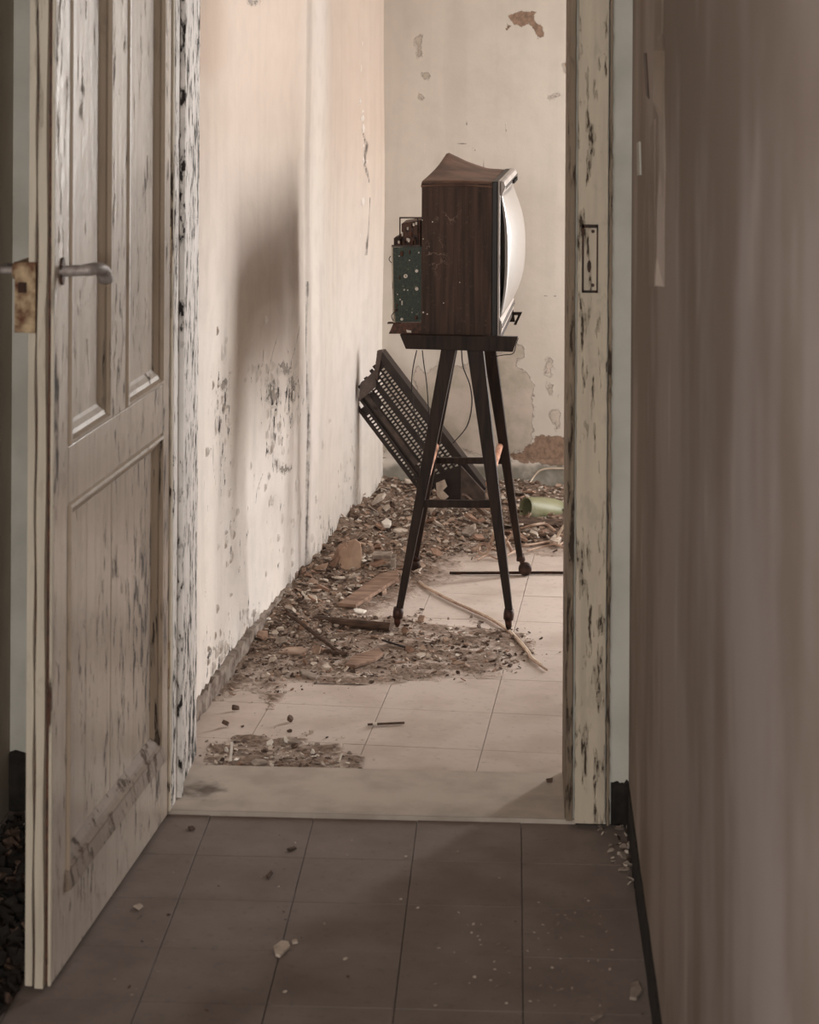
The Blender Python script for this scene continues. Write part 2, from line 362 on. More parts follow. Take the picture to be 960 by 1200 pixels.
def wall_grid(name, A, B, z0, z1, res, thick, mat, normal, fields, disp=None, xr=None):
    """fine front face from A to B with a plain body behind; fields(X,Y photo coords, u, z) -> attributes"""
    A = Vector(A); B = Vector(B); L = (B-A).length; nu = int(L/res)+1; nv = int((z1-z0)/res)+1
    u = np.linspace(0, L, nu); z = np.linspace(z0, z1, nv); U, Z = np.meshgrid(u, z, indexing='ij'); U = U.ravel(); Z = Z.ravel()
    d = np.array((B-A).normalized()); P = np.array(A)[None, :]+U[:, None]*d[None, :]; P[:, 2] = Z
    n = np.array(Vector(normal).normalized()); px, py = project(P)
    dv = disp(px, py, U, Z) if disp else 0*U
    P2 = P+dv[:, None]*n[None, :]
    idx = np.arange(nu*nv).reshape(nu, nv)
    a, b, c, e = idx[:-1, :-1].ravel(), idx[1:, :-1].ravel(), idx[1:, 1:].ravel(), idx[:-1, 1:].ravel()
    quad = np.stack([a, b, c, e], 1)
    t1 = P2[b[0]]-P2[a[0]]; t2 = P2[e[0]]-P2[a[0]]
    if np.dot(np.cross(t1, t2), n) < 0: quad = quad[:, ::-1]
    at = fields(px, py, U, Z); N = len(P2)
    back = -n*thick; o = n*-.03
    A2, B2 = np.array(A), np.array(B)
    bx = []
    for q, zz in ((A2, z0), (B2, z0), (B2, z1), (A2, z1)):
        p = q+o; bx.append([p[0], p[1], zz])
    for q, zz in ((A2, z0), (B2, z0), (B2, z1), (A2, z1)):
        p = q+back+o; bx.append([p[0], p[1], zz])
    V = np.vstack([P2, np.array(bx)])
    Fc = quad.tolist()+[[N+i for i in f] for f in BOXF]
    # close the rim between the front skin and the body
    rim = [(idx[0, 0], idx[0, -1], N+3, N+0), (idx[-1, 0], idx[-1, -1], N+2, N+1), (idx[0, 0], idx[-1, 0], N+1, N+0), (idx[0, -1], idx[-1, -1], N+2, N+3)]
    Fc += [list(map(int, f)) for f in rim]
    names = ('peel', 'bare', 'damp', 'crk', 'line', 'tint')
    atts = {}
    for k2 in names:
        v = at.get(k2, np.full(N, -1.0 if k2 in ('peel', 'bare', 'line') else 0.0)); atts[k2] = np.concatenate([v, np.full(8, -1.0 if k2 in ('peel', 'bare', 'line') else 0.0)])
    ob = struct(name, V, Fc, mat, attrs=atts, smooth=True, origin=(0, 0, 0)); return ob
PXM = 7.0/F    # metres for a photo unit at the far wall

def far_fields(px, py, U, Z):
    peel = np.full(px.shape, -1.); bare = peel.copy(); line = peel.copy()
    A = [[(607, 403), (614, 408), (613, 417), (607, 424), (606, 429), (617, 437), (621, 444), (627, 449), (626, 463), (624, 472), (627, 479), (623, 493), (624, 501), (625, 515), (612, 528), (595, 533), (560, 533), (530, 522), (508, 500), (492, 470), (484, 440), (490, 428), (500, 438), (515, 425), (545, 430), (560, 416), (590, 412)],
         [(640, 424), (645, 418), (650, 430), (646, 440), (640, 438)], [(641, 450), (648, 452), (647, 462), (641, 458)], [(646, 482), (655, 480), (658, 498), (652, 505), (646, 495)],
         [(488, 45), (494, 42), (495, 66), (489, 70)], [(496, 86), (502, 86), (501, 93), (497, 93)], [(489, 110), (494, 108), (497, 117), (492, 117)],
         [(644, 112), (658, 107), (659, 112), (645, 117)], [(660, 74), (667, 70), (667, 88), (662, 86)],
         [(444, 420), (456, 418), (470, 440), (478, 470), (466, 474), (452, 450)], [(433, 480), (460, 500), (480, 530), (434, 530)]]
    for p in A: peel = np.maximum(peel, poly_sdf(px, py, p)*PXM)
    for p in [[(595, 17), (602, 29), (612, 31), (621, 28), (626, 38), (630, 46), (636, 44), (637, 32), (628, 25), (627, 13), (612, 12), (601, 15)], [(589, 25), (595, 38), (597, 28)],
              [(663, 73), (671, 68), (674, 85), (665, 89)], [(596, 533), (612, 530), (624, 519), (628, 511), (640, 510), (676, 513), (676, 541), (658, 547), (640, 545), (600, 540)]]:
        bare = np.maximum(bare, poly_sdf(px, py, p)*PXM)
    for p in ([(530, 167), (548, 169), (557, 176)], [(636, 346), (645, 348), (652, 347)], [(434, 538), (470, 534), (520, 538), (590, 540), (676, 541)], [(546, 140), (547, 146)], [(568, 178), (567, 196)], [(610, 20), (618, 12)]):
        line = np.maximum(line, line_sdf(px, py, p, .5)*PXM)
    damp = np.clip((py-536)/12, 0, 1)*.75+np.exp(-((px-545)/50)**2-((py-500)/26)**2)*.1
    crk = np.clip((py-560)/40, 0, 1)*.5+.15*np.exp(-((px-650)/14)**2-((py-440)/60)**2)
    return dict(peel=peel, bare=bare, line=line, damp=damp, crk=crk)
def far_disp(px, py, U, Z): return np.where(py > 541, .006, 0)+.002*np.sin(U*9)*np.cos(Z*7)
wall_grid('wall_back', (corner.x-.02, YF, 0), (FR, YF, 0), -.02, HC, .007, .2, M['far_wall'], (0, -1, 0), far_fields, far_disp)

def left_fields(px, py, U, Z):
    g = lambda x, y, a, b, s: s*np.exp(-((px-x)/a)**2-((py-y)/b)**2)
    crk = np.full(px.shape, -.45)+np.clip((py-330)/140, 0, 1)*.45
    for q in ((262, 470, 14, 80, .5), (300, 440, 24, 26, .45), (320, 480, 14, 90, .55), (340, 450, 10, 60, .5), (270, 600, 12, 120, .35), (300, 640, 30, 80, .2), (352, 500, 8, 120, .3),
              (410, 60, 4, 90, .5), (418, 180, 3, 110, .45), (420, 330, 3, 110, .42), (377, 40, 4, 45, .5), (390, 50, 4, 30, .5), (372, 620, 12, 60, .35), (405, 560, 10, 60, .45),
              (240, 760, 12, 70, .5), (265, 770, 16, 26, .8), (300, 725, 16, 18, .7), (345, 685, 14, 16, .7), (388, 628, 14, 18, .6), (330, 620, 14, 60, .2)):
        crk = crk+g(*q)
    peel = np.full(px.shape, -1.); line = peel.copy(); bare = peel.copy()
    s = .0022
    for p in ([(313, 452), (318, 445), (324, 465), (318, 474), (313, 466)], [(323, 428), (330, 425), (337, 432), (332, 438), (325, 436)], [(320, 545), (322, 538), (328, 548), (337, 545), (339, 549), (330, 553)],
              [(262, 446), (270, 445), (268, 456), (263, 455)], [(335, 445), (341, 440), (342, 470), (337, 470)], [(256, 494), (262, 492), (261, 505), (257, 508)],
              [(294, 0), (305, 0), (302, 5), (296, 6)]):
        peel = np.maximum(peel, poly_sdf(px, py, p)*s)
    for p in ([(316, 471), (319, 500), (319, 545), (320, 556)], [(253, 520), (253, 545), (257, 575), (258, 582)], [(323, 392), (318, 410), (314, 430), (312, 445)], [(349, 380), (343, 405), (337, 425), (341, 445)], [(357, 330), (356, 400), (357, 500), (357, 600), (357, 672)],
              [(309, 555), (303, 575), (302, 590)], [(418, 150), (420, 170), (419, 190), (421, 215)], [(422, 230), (421, 262), (420, 300)]):
        line = np.maximum(line, line_sdf(px, py, p, .15)*s)
    zb = Z-.02; edge = .10+.05*np.sin(U*9)+.03*np.sin(U*23)
    bare = np.maximum(bare, (edge*.28-Z)*.8)
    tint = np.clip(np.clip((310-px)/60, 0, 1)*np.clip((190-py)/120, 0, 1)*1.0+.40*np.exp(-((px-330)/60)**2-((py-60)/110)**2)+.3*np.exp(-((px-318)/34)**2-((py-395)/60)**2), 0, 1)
    tint = np.maximum(tint, np.clip((400-py)/260, 0, 1)*(.72-.5*np.exp(-((px-368)/13)**2)))  # beige stain; also paints in the weaker window light above, bright stripe spared
    damp = np.clip((.16-Z)/.12, 0, 1)*.45
    return dict(peel=peel, bare=bare, line=line, damp=damp, crk=crk, tint=tint)
def left_disp(px, py, U, Z):
    s = np.clip((px-356.5)/1.2, 0, 1)*.012+np.clip((px-419)/1.5, 0, 1)*.014
    s = s+.006*np.sin(U*5.1+1)+.003*np.sin(Z*6+U*3)+.007*np.exp(-((px-372)/10)**2)-.004*np.exp(-((px-395)/10)**2)
    return s
LWA = Vector((lw(YB-.02), YB-.02, 0)); LWB = Vector((lw(YF+.02), YF+.02, 0))
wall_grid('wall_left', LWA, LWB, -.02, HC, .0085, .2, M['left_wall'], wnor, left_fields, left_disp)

# right wall of the far room with its window opening (outside the picture, it brings the light)
wy0, wy1, wz0, wz1 = 6.20, 6.88, .10, 2.15
V, Fc = join([(boxv((FR, YB, 0), (FR+.2, wy0, HC)), BOXF), (boxv((FR, wy1, 0), (FR+.2, YF+.2, HC)), BOXF), (boxv((FR, wy0, 0), (FR+.2, wy1, wz0)), BOXF), (boxv((FR, wy0, wz1), (FR+.2, wy1, HC)), BOXF)])
struct('wall_right', V, Fc, M['plain_wall'])
V, Fc = join([(boxv((FR+.08, wy0, wz0), (FR+.12, wy0+.05, wz1)), BOXF), (boxv((FR+.08, wy1-.05, wz0), (FR+.12, wy1, wz1)), BOXF), (boxv((FR+.08, wy0+.05, wz1-.05), (FR+.12, wy1-.05, wz1)), BOXF), (boxv((FR+.08, wy0+.05, wz0), (FR+.12, wy1-.05, wz0+.05)), BOXF)])
struct('window_1', V, Fc, M['casing'])

# partition between corridor and room
V, Fc = join([(boxv((XL-.2, YN, 0), (OL-.012, YB, HC)), BOXF), (boxv((OR+.012, YN, 0), (FR+.2, YB, HC)), BOXF), (boxv((OL-.012, YN, DT+.012), (OR+.012, YB, HC)), BOXF)])
struct('wall_doorway', V, Fc, M['green_wall'])
# corridor walls
struct('wall_corridor_right', *join([(boxv((XR, CB, 0), (XR+.2, YN-.001, HC)), BOXF)]), M['smoky'], origin=(0, 0, 0))
struct('wall_corridor_left', *join([(boxv((XL-.2, CB, 0), (XL, -.35, HC)), BOXF), (boxv((XL-.2, .55, 0), (XL, YN-.001, HC)), BOXF), (boxv((XL-.2, -.35, 0), (XL, .55, 1.15)), BOXF), (boxv((XL-.2, -.35, 2.35), (XL, .55, HC)), BOXF)]), M['plain_wall'])
V, Fc = join([(boxv((XL-.2, CB-.2, 0), (-.8, CB-.001, HC)), BOXF), (boxv((.1, CB-.2, 0), (XR+.2, CB-.001, HC)), BOXF), (boxv((-.8, CB-.2, 0), (.1, CB-.001, 1.1)), BOXF), (boxv((-.8, CB-.2, 2.4), (.1, CB-.001, HC)), BOXF)])
struct('wall_corridor_end', V, Fc, M['plain_wall'])
struct('ceiling', *join([(boxv((XL-.3, CB-.2, HC), (FR+.3, YF+.3, HC+.1)), BOXF)]), M['ceiling'])
# dark skirtings
def rough_strip(A, B, n, h, th, jag):   # a skirting whose top edge is broken
    A = Vector(A); B = Vector(B); d = (B-A); nn = Vector((d.y, -d.x, 0)).normalized(); rings = []
    for i in range(n+1):
        p = A+d*(i/n); hh = h+random.uniform(-jag, jag); t = th*random.uniform(.8, 1.1)
        rings.append([p, p+nn*t, p+nn*t+Vector((0, 0, hh)), p+Vector((0, 0, hh+.002))])
    return loft(rings)
struct('baseboard_corridor_right', *rough_strip((XR+.002, .5, 0), (XR+.002, YN, 0), 60, .080, -.006, .003), M['dark_base'])
struct('baseboard_doorway_right', *rough_strip((.176, YN+.001, 0), (XR, YN+.001, 0), 8, .084, .006, .006), M['dark_base'])
struct('baseboard_doorway_left', *rough_strip((XL, YN+.001, 0), (OL-.09, YN+.001, 0), 20, .112, .012, .004), M['dark_base'])
a = Vector((lw(4.46), 4.46, 0)); b = Vector((lw(5.75), 5.75, 0))
struct('baseboard_left', *rough_strip(a-wnor*.01, b-wnor*.01, 70, .045, .022, .005), plain('grey_broken_skirting', (150, 138, 128), (96, 80, 70), 30, rough=.85, bump=.6))

# floors
struct('floor', *join([(boxv((XL-.2, CB-.2, -.12), (FR+.2, YF+.2, -.010)), BOXF)]), M['grout'])
floor_obj = bpy.data.objects['floor']
floor_obj['label'] = 'tiled floor of corridor and room'
def tiles(org, ang, size, gap, lo, hi, clips, mat, top):
    M2 = Matrix.Translation(org) @ Matrix.Rotation(ang, 4, 'Z'); cnt = 0; shared = None
    for i in range(*lo):
        for j in range(*hi):
            q = [M2 @ Vector((x, y, 0)) for x, y in ((i*size+gap, j*size+gap), ((i+1)*size-gap, j*size+gap), ((i+1)*size-gap, (j+1)*size-gap), (i*size+gap, (j+1)*size-gap))]
            full = q[:]
            for p, n in clips: 
                if q: q = clip_poly(q, p, n)
            if len(q) < 3: continue
            ar = sum(q[k0].x*q[(k0+1) % len(q)].y-q[(k0+1) % len(q)].x*q[k0].y for k0 in range(len(q)))
            if abs(ar) < .0006: continue
            dz = random.uniform(-.0004, .0004)
            q = [Vector((v.x, v.y, -.010)) for v in q]
            V, Fc = prism(q, (0, 0, .010+top+dz))
            o = mesh('tile', V, Fc, mat, parent=floor_obj, bevel=.0007); cnt += 1
    return cnt
V3 = Vector
jn = on_z(489, 962)
c1 = [(V3((XR-.001, 0, 0)), V3((-1, 0, 0))), (V3((XL+.001, 0, 0)), V3((1, 0, 0))), (V3((0, YN-.004, 0)), V3((0, -1, 0)))]
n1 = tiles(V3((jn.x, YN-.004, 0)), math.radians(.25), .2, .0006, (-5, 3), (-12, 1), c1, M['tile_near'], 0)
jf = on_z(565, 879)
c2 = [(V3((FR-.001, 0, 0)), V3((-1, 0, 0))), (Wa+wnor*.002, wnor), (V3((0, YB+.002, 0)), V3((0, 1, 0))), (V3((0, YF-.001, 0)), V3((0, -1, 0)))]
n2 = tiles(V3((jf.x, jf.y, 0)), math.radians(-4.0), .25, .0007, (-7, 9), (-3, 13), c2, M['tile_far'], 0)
# rest of corridor floor behind the tiles in view
struct('floor_screed', *join([(boxv((XL, CB, -.0098), (XR, YN-.004-12*.2-.01, -.001)), BOXF)]), M['tile_near'])
# marble threshold
nx, ny = 60, 20; VV = []; at = []
for j in range(ny+1):
    for i in range(nx+1):
        x = OL-.02+(OR+.02-OL+.02)*i/nx; y = YN-.004+(YB-YN+.004)*j/ny; VV.append((x, y, .009))
P = np.array(VV); px, py = project(P)
dirt = .75*np.exp(-((px-235)/45)**2-((py-925)/18)**2)+.2*np.exp(-((px-405)/10)**2-((py-930)/20)**2)+.25*np.exp(-((px-540)/40)**2-((py-915)/6)**2)
Fc = [(j*(nx+1)+i, j*(nx+1)+i+1, (j+1)*(nx+1)+i+1, (j+1)*(nx+1)+i) for j in range(ny) for i in range(nx)]
N = len(VV); bx = boxv((OL-.02, YN-.004, -.0099), (OR+.02, YB, .0085))
VV += [tuple(v) for v in bx]; Fc += [tuple(N+i for i in f) for f in BOXF]
struct('trim_1', VV, Fc, M['marble'], attrs={'dirt': np.concatenate([dirt, np.zeros(8)])}, origin=(0, 0, 0))
bpy.data.objects['trim_1']['label'] = 'worn stone threshold slab in the doorway'

# ------------------------------------------------------------ door frame
fr = thing('door_frame', 'peeling cream-painted wooden door frame around the open doorway', 'door frame', ((OL+OR)/2, YN, 0))
def wavy_board(lo, hi, nz, jag, axis=0):
    """upright board whose two long edges are nibbled"""
    (a, b, c), (d, e, f) = lo, hi; rings = []
    for i in range(nz+1):
        z = c+(f-c)*i/nz; j1, j2 = random.uniform(0, jag), random.uniform(0, jag)
        if axis == 0: rings.append([V3((a+j1, b, z)), V3((d-j2, b, z)), V3((d-j2*.3, e, z)), V3((a+j1*.3, e, z))])
        else: rings.append([V3((a, b+j1, z)), V3((d, b+j1*.3, z)), V3((d, e-j2*.3, z)), V3((a, e-j2, z))])
    return loft(rings)
# right: inner bead, flat casing face and outer bead; left likewise behind the door
mesh('casing_board', *wavy_board((.106, YN-.024, .009), (.164, YN-.0005, DT+.08), 150, .0012), M['casing'], fr)
mesh('casing_bead', *wavy_board((OR+.001, YN-.016, .009), (.1035, YN+.002, DT+.02), 150, .0016), M['casing_dark'], fr, bevel=.003)
mesh('casing_bead', *wavy_board((.1655, YN-.019, .004), (.1735, YN-.0005, DT+.09), 180, .0025), M['casing_dark'], fr)
mesh('casing_board', *wavy_board((OL-.085, YN-.014, .009), (OL-.001, YN-.0005, DT+.08), 60, .001), M['casing'], fr)
mesh('casing_head', *wavy_board((OL-.085, YN-.022, DT+.082), (.172, YN-.0005, DT+.16), 2, 0), M['casing'], fr)
mesh('jamb_lining', *wavy_board((OL-.012, YN, .009), (OL, YB+.062, DT), 200, .003, 1), M['jamb'], fr)
mesh('jamb_lining', *wavy_board((OR, YN+.003, .009), (OR+.012, YB+.012, DT), 60, .001, 1), M['casing_dark'], fr)
mesh('head_lining', boxv((OL-.012, YN, DT), (OR+.012, YB+.012, DT+.012)), BOXF, M['jamb'], fr)
mesh('door_stop', *wavy_board((OL+.0002, YN+.058, .010), (OL+.010, YN+.075, DT-.001), 120, .002, 1), M['jamb'], fr)
mesh('back_casing', *wavy_board((OL-.070, YB+.0005, .009), (OL-.0122, YB+.05, DT+.06), 100, .003), M['jamb'], fr)
# keeper plate let into the right casing
y0 = YN-.0245
def cz(py): return at_y(690, py, y0).z
kx0, kx1 = at_y(682, 300, y0).x, at_y(701, 300, y0).x
ring = []
for (a0, b0, c0, d0) in ((kx0, cz(267), kx1, cz(263)), (kx0, cz(343), kx1, cz(340)), (kx0, cz(343), kx0+.004, cz(263)), (kx1-.003, cz(343), kx1, cz(263))):
    ring.append((boxv((a0, y0-.003, b0), (c0, y0-.0002, d0)), BOXF))
keeper = mesh('keeper_plate', boxv((kx0+.004, y0-.0015, cz(340)), (kx1-.003, y0-.0001, cz(267))), BOXF, M['casing'], fr)
kf = mesh('keeper_rim', *join(ring), M['dark_iron'], keeper)
mesh('keyhole', *prism([(kx0+.014+.004*math.cos(t), y0-.0032, cz(312)+.012*math.sin(t)) for t in [2*math.pi*i/12 for i in range(12)]], (0, .0018, 0)), M['dark_iron'], keeper)
for zz in (268, 337):
    mesh('screw', *prism([(kx1-.010+.0035*math.cos(t), y0-.0028, cz(zz+(3 if zz < 300 else -3))+.0035*math.sin(t)) for t in [2*math.pi*i/10 for i in range(10)]], (0, .0014, 0)), M['ferrule'], keeper)

# ------------------------------------------------------------ the open door
Hn = V3((OL-.004, YN-.030, 0)); Fe = V3((-.739, 3.385, 0))            # hinge end and free end of the face
dl = (Hn-Fe).length; du = (Hn-Fe).normalized(); dn = V3((du.y, -du.x, 0))   # u from free end to hinge, n out of the face
droot = thing('panelled_door', 'tall open cream wooden panelled door with peeling paint on the left', 'door', tuple((Hn+Fe)/2))
DTK = .042; DH = 2.09; ZB = .008
def dp(u, n, z): return Fe+du*u+dn*n+V3((0, 0, z))
def dbox(u0, u1, n0, n1, z0, z1): return [dp(u, n, z) for u, n, z in ((u0, n0, z0), (u1, n0, z0), (u1, n1, z0), (u0, n1, z0), (u0, n0, z1), (u1, n0, z1), (u1, n1, z1), (u0, n1, z1))]
def fu(px, py=400):
    p = on_plane(px, py, Fe, dn); return (p-Fe).dot(du)
def fz(px, py): return on_plane(px, py, Fe, dn).z
u1, u2, u3, u4 = fu(81), fu(129), fu(148), fu(191)
zr_top = fz(110, 504); zr_bot = fz(110, 568); zb_top = fz(110, 982)
print('door u', u1, u2, u3, u4, dl, 'z', zr_top, zr_bot, zb_top)
def dpart(name, u0, u1_, z0, z1, mat, n0=-DTK, n1=0, bev=.0015, par=None):
    return mesh(name, dbox(u0, u1_, n0, n1, z0, z1), BOXF, mat, par or droot, bevel=bev)
lower_t = zr_bot; upper_b = zr_top
dpart('stile', .010, u1, ZB, DH, M['door_paint'])
dpart('stile', u4, dl, ZB, DH, M['door_paint'])
dpart('bottom_rail', u1, u4, ZB, zb_top, M['door_paint'])
dpart('middle_rail', u1, u4, lower_t, upper_b, M['door_paint'])
dpart('top_rail', u1, u4, DH-.12, DH, M['door_paint'])
dpart('muntin', u2, u3, upper_b, DH-.12, M['door_paint'])
dpart('upper_panel', u1, u2, upper_b, DH-.12, M['door_paint'], -.030, -.013, 0)
dpart('upper_panel', u3, u4, upper_b, DH-.12, M['door_paint'], -.030, -.013, 0)
for k0 in range(4):
    ua = u1+(u4-u1)*k0/4; ub = u1+(u4-u1)*(k0+1)/4
    dpart('panel_board', ua+.0008, ub-.0008, zb_top, lower_t, M['door_paint'], -.030, -.013-(k0 % 2)*.0008, .0015)
def moulding(u0, u1_, z0, z1, wd, mat, sides='lrtb'):
    """ogee moulding frame inside an opening; each side one part"""
    prof = [(0, -.001), (.10, .004), (.28, .0045), (.42, -.002), (.62, -.004), (.85, -.010), (1, -.013)]
    def side(pts_a, pts_b):
        n = len(pts_a); V = pts_a+pts_b+[pts_a[0]-dn*.02, pts_b[0]-dn*.02, pts_a[-1]-dn*.012, pts_b[-1]-dn*.012]
        Fc = [(i, i+1, n+i+1, n+i) for i in range(n-1)]
        return V, Fc+[(0, n, 2*n+1, 2*n), (n-1, 2*n-1, 2*n+3, 2*n+2)]
    for s in sides:
        A, B = [], []
        for t, h in prof:
            o = t*wd
            if s == 'l': A.append(dp(u0+o, h, z0+o)); B.append(dp(u0+o, h, z1-o))
            if s == 'r': A.append(dp(u1_-o, h, z0+o)); B.append(dp(u1_-o, h, z1-o))
            if s == 'b': A.append(dp(u0+o, h, z0+o)); B.append(dp(u1_-o, h, z0+o))
            if s == 't': A.append(dp(u0+o, h, z1-o)); B.append(dp(u1_-o, h, z1-o))
        mesh('moulding', *side(A, B), mat, droot)
moulding(u1, u2, upper_b, DH-.12, .034, M['moulding']); moulding(u3, u4, upper_b, DH-.12, .034, M['moulding'])
moulding(u1, u4, zb_top, lower_t, .030, M['moulding'], 'lrt'); moulding(u1, u4, zb_top, lower_t, .030, M['moulding_worn'], 'b')
# weather-worn bevel of the bottom rail
V, Fc = prism([dp(u1-.005, -.001, zb_top-.028), dp(u1-.005, .010, zb_top-.022), dp(u1-.005, .004, zb_top+.004), dp(u1-.005, -.001, zb_top+.008)], du*(u4-u1+.01))
mesh('rail_bead', V, Fc, M['moulding_worn'], droot, bevel=.001)
# rebated free edge: three upright strips with grooves between
mesh('edge_strip', *loft([[dp(0, -.040, z), dp(.012, -.040, z), dp(.012, -.028, z), dp(0, -.029+.001*math.sin(z*31), z)] for z in np.linspace(ZB, DH, 60)]), M['door_edge'], droot)
mesh('edge_strip', *loft([[dp(-.007, -.0225+.001*math.sin(z*23), z), dp(.012, -.0225, z), dp(.012, -.009, z), dp(-.007, -.0090+.0012*math.sin(z*17), z)] for z in np.linspace(ZB, DH, 60)]), M['door_edge'], droot)
mesh('edge_strip', *loft([[dp(.003, -.004, z), dp(.0099, -.005, z), dp(.0099, 0, z), dp(.004+.001*math.sin(z*29), 0, z)] for z in np.linspace(ZB, DH, 60)]), M['door_edge'], droot)
mesh('groove', dbox(.007, .0099, -.0285, -.004, ZB, DH), BOXF, M['component'], droot)
# rim lock on the back, levers
lz1, lz0 = fz(66, 306), fz(66, 388)
lock = mesh('lock_case', dbox(-.004, .10, -.062, -.0425, lz0, lz1), BOXF, M['rust'], droot, bevel=.002); lock['label'] = 'rusty cream-painted lock case'
mesh('lock_front', [p for p in dbox(-.010, -.0041, -.060, -.026, lz0, lz1)], BOXF, M['rust'], lock, bevel=.001)
hz = fz(72, 318)
mesh('lock_bolt', dbox(-.016, -.0101, -.052, -.040, hz-.028, hz-.012), BOXF, M['dark_iron'], lock)
h1 = mesh('lever_handle', *tube([dp(.045, -.002, hz), dp(.045, .030, hz+.002), dp(.050, .044, hz+.003), dp(.070, .052, hz+.003), dp(.092, .054, hz-.003), dp(.112, .054, hz-.020)], [.012]*8+[.0135]*30, 10, 5, .75), M['iron'], droot, smooth=True)
h1['label'] = 'grey iron lever handle'
mesh('escutcheon', *prism([dp(.045+.011*math.cos(t), .0035, hz+.022*math.sin(t)) for t in [2*math.pi*i/16 for i in range(16)]], -dn*.003), M['dark_iron'], h1)
h2 = mesh('lever_handle', *tube([dp(.045, -.0625, hz), dp(.045, -.085, hz), dp(.050, -.098, hz), dp(.09, -.104, hz), dp(.15, -.104, hz-.01)], .009, 10, 5, .75), M['iron'], droot, smooth=True)
mesh('spindle_collar', *tube([dp(.045, -.0621, hz), dp(.045, -.078, hz)], .014, 14, 1), M['rust'], h2)
for zz in (.25, 1.05, 1.85):
    mesh('hinge', *tube([dp(dl+.003, -.004, zz), dp(dl+.003, -.004, zz+.09)], .0055, 10, 1), M['rust'], droot)

# ------------------------------------------------------------ television stand
def frame_mid(): return (on_z(466, 737)+on_z(598, 741)+on_z(485, 670)+on_z(614, 672))/4
O = frame_mid(); SA = math.radians(-3.3)
stand = thing('television_stand', 'dark wooden four-legged stand with cross rails under the old television', 'stand', (O.x, O.y, 0), SA)
SM = WM[stand.name]; sy = (SM.to_3x3() @ V3((0, 1, 0)))
print('feet local', [tuple(round(c, 3) for c in SM.inverted() @ on_z(*q)) for q in ((466, 737), (598, 741), (485, 670), (614, 672))])
def ts(px, py, yl):                     # point of the stand's plane y=yl seen there
    return on_plane(px, py, SM @ V3((0, yl, 0)), sy)
NY, FY = -.285, .285
def leg(t0, t1, ty, b0, b1, by, yt, yb, dt, db):
    s = 1 if yt < 0 else -1
    top = [ts(t0, ty, yt), ts(t1, ty, yt)]; bot = [ts(b0, by, yb), ts(b1, by, yb)]
    r1 = [bot[0], bot[1], bot[1]+sy*s*db, bot[0]+sy*s*db]; r2 = [top[0], top[1], top[1]+sy*s*dt, top[0]+sy*s*dt]
    return loft([r1, r2])
legs = []
for args in ((517.5, 535, 406, 463.5, 471.5, 716, -.262, NY-.01, .030, .018), (546.5, 566, 406, 592.5, 601, 718, -.262, NY-.01, .030, .018),
             (529.5, 542, 380, 484, 491, 652, .262, FY, .030, .018), (562.5, 578.5, 380, 606.5, 613.5, 654, .262, FY, .030, .018)):
    legs.append(mesh('leg', *leg(*args), M['stand_wood'], stand, bevel=.0025))
# feet: bare pegs in front, ball casters behind
for i, (cx, ty, by) in enumerate(((467.3, 712, 737), (597, 714, 741))):
    yl = NY-.004; p1 = ts(cx, ty, yl); p2 = ts(cx-1.2, ty+12, yl); p3 = ts(cx-.5 if i else cx-1.8, by, yl); p3.z = max(p3.z, .0035)
    mesh('foot_ferrule', *tube([p1, p1.lerp(p2, .5), p2], [.0125, .0135, .0125], 12, 1), M['ferrule'], legs[i], smooth=True)
    mesh('caster_peg', *tube([p2, p2.lerp(p3, .6), V3((p3.x, p3.y, .004))], [.010, .008, .004], 10, 1), M['dark_iron'], legs[i], smooth=True)
for i, (cx, wx) in enumerate(((487, 484.5), (610, 615.5))):
    yl = FY-.008; p1 = ts(cx, 649, yl); p2 = ts(cx+.5, 657, yl); c0 = ts(wx, 663, yl); c0.z = .0195
    mesh('foot_ferrule', *tube([p1, p2], [.0105, .0125], 12, 1), M['ferrule'], legs[2+i], smooth=True)
    mesh('caster_fork', *tube([p2, p2.lerp(c0, .6)+V3((.004, 0, .004)), c0+V3((.010, 0, .008))], [.006, .008, .006], 8, 3), M['ferrule'], legs[2+i], smooth=True)
    rings = [[c0+V3((math.cos(t)*r, dy, math.sin(t)*r)) for t in [2*math.pi*j/20 for j in range(20)]] for dy, r in ((-.011, .006), (-.0105, .014), (-.006, .0185), (.006, .0185), (.0105, .014), (.011, .006))]
    mesh('caster_wheel', *loft(rings), M['ferrule'], legs[2+i], smooth=True)
def bar(p, q, hz_, wy):                 # rectangular rail between two points
    d = (q-p).normalized(); side = V3((0, 0, 1)).cross(d).normalized(); upv = V3((0, 0, 1))
    rs = []
    for c in (p, q): rs.append([c-side*wy-upv*hz_, c+side*wy-upv*hz_, c+side*wy+upv*hz_, c-side*wy+upv*hz_])
    return loft(rs)
mesh('cross_rail', *bar(ts(491, 590, NY+.012), ts(575, 590.5, NY+.012), .0095, .007), M['stand_wood'], stand, bevel=.002)
mesh('cross_rail', *bar(ts(509, 539.5, FY-.012), ts(590, 540, FY-.012), .0085, .007), M['stand_wood'], stand, bevel=.002)
for a0, b0 in (((511.5, 521), (498, 567)), ((586.5, 521), (573, 560))):
    p = ts(*a0, FY-.01); q = ts(*b0, NY+.02); q.z = p.z+.004
    mesh('side_rail', *tube([p, q], .0088, 12, 1), M['dowel'], stand, smooth=True)
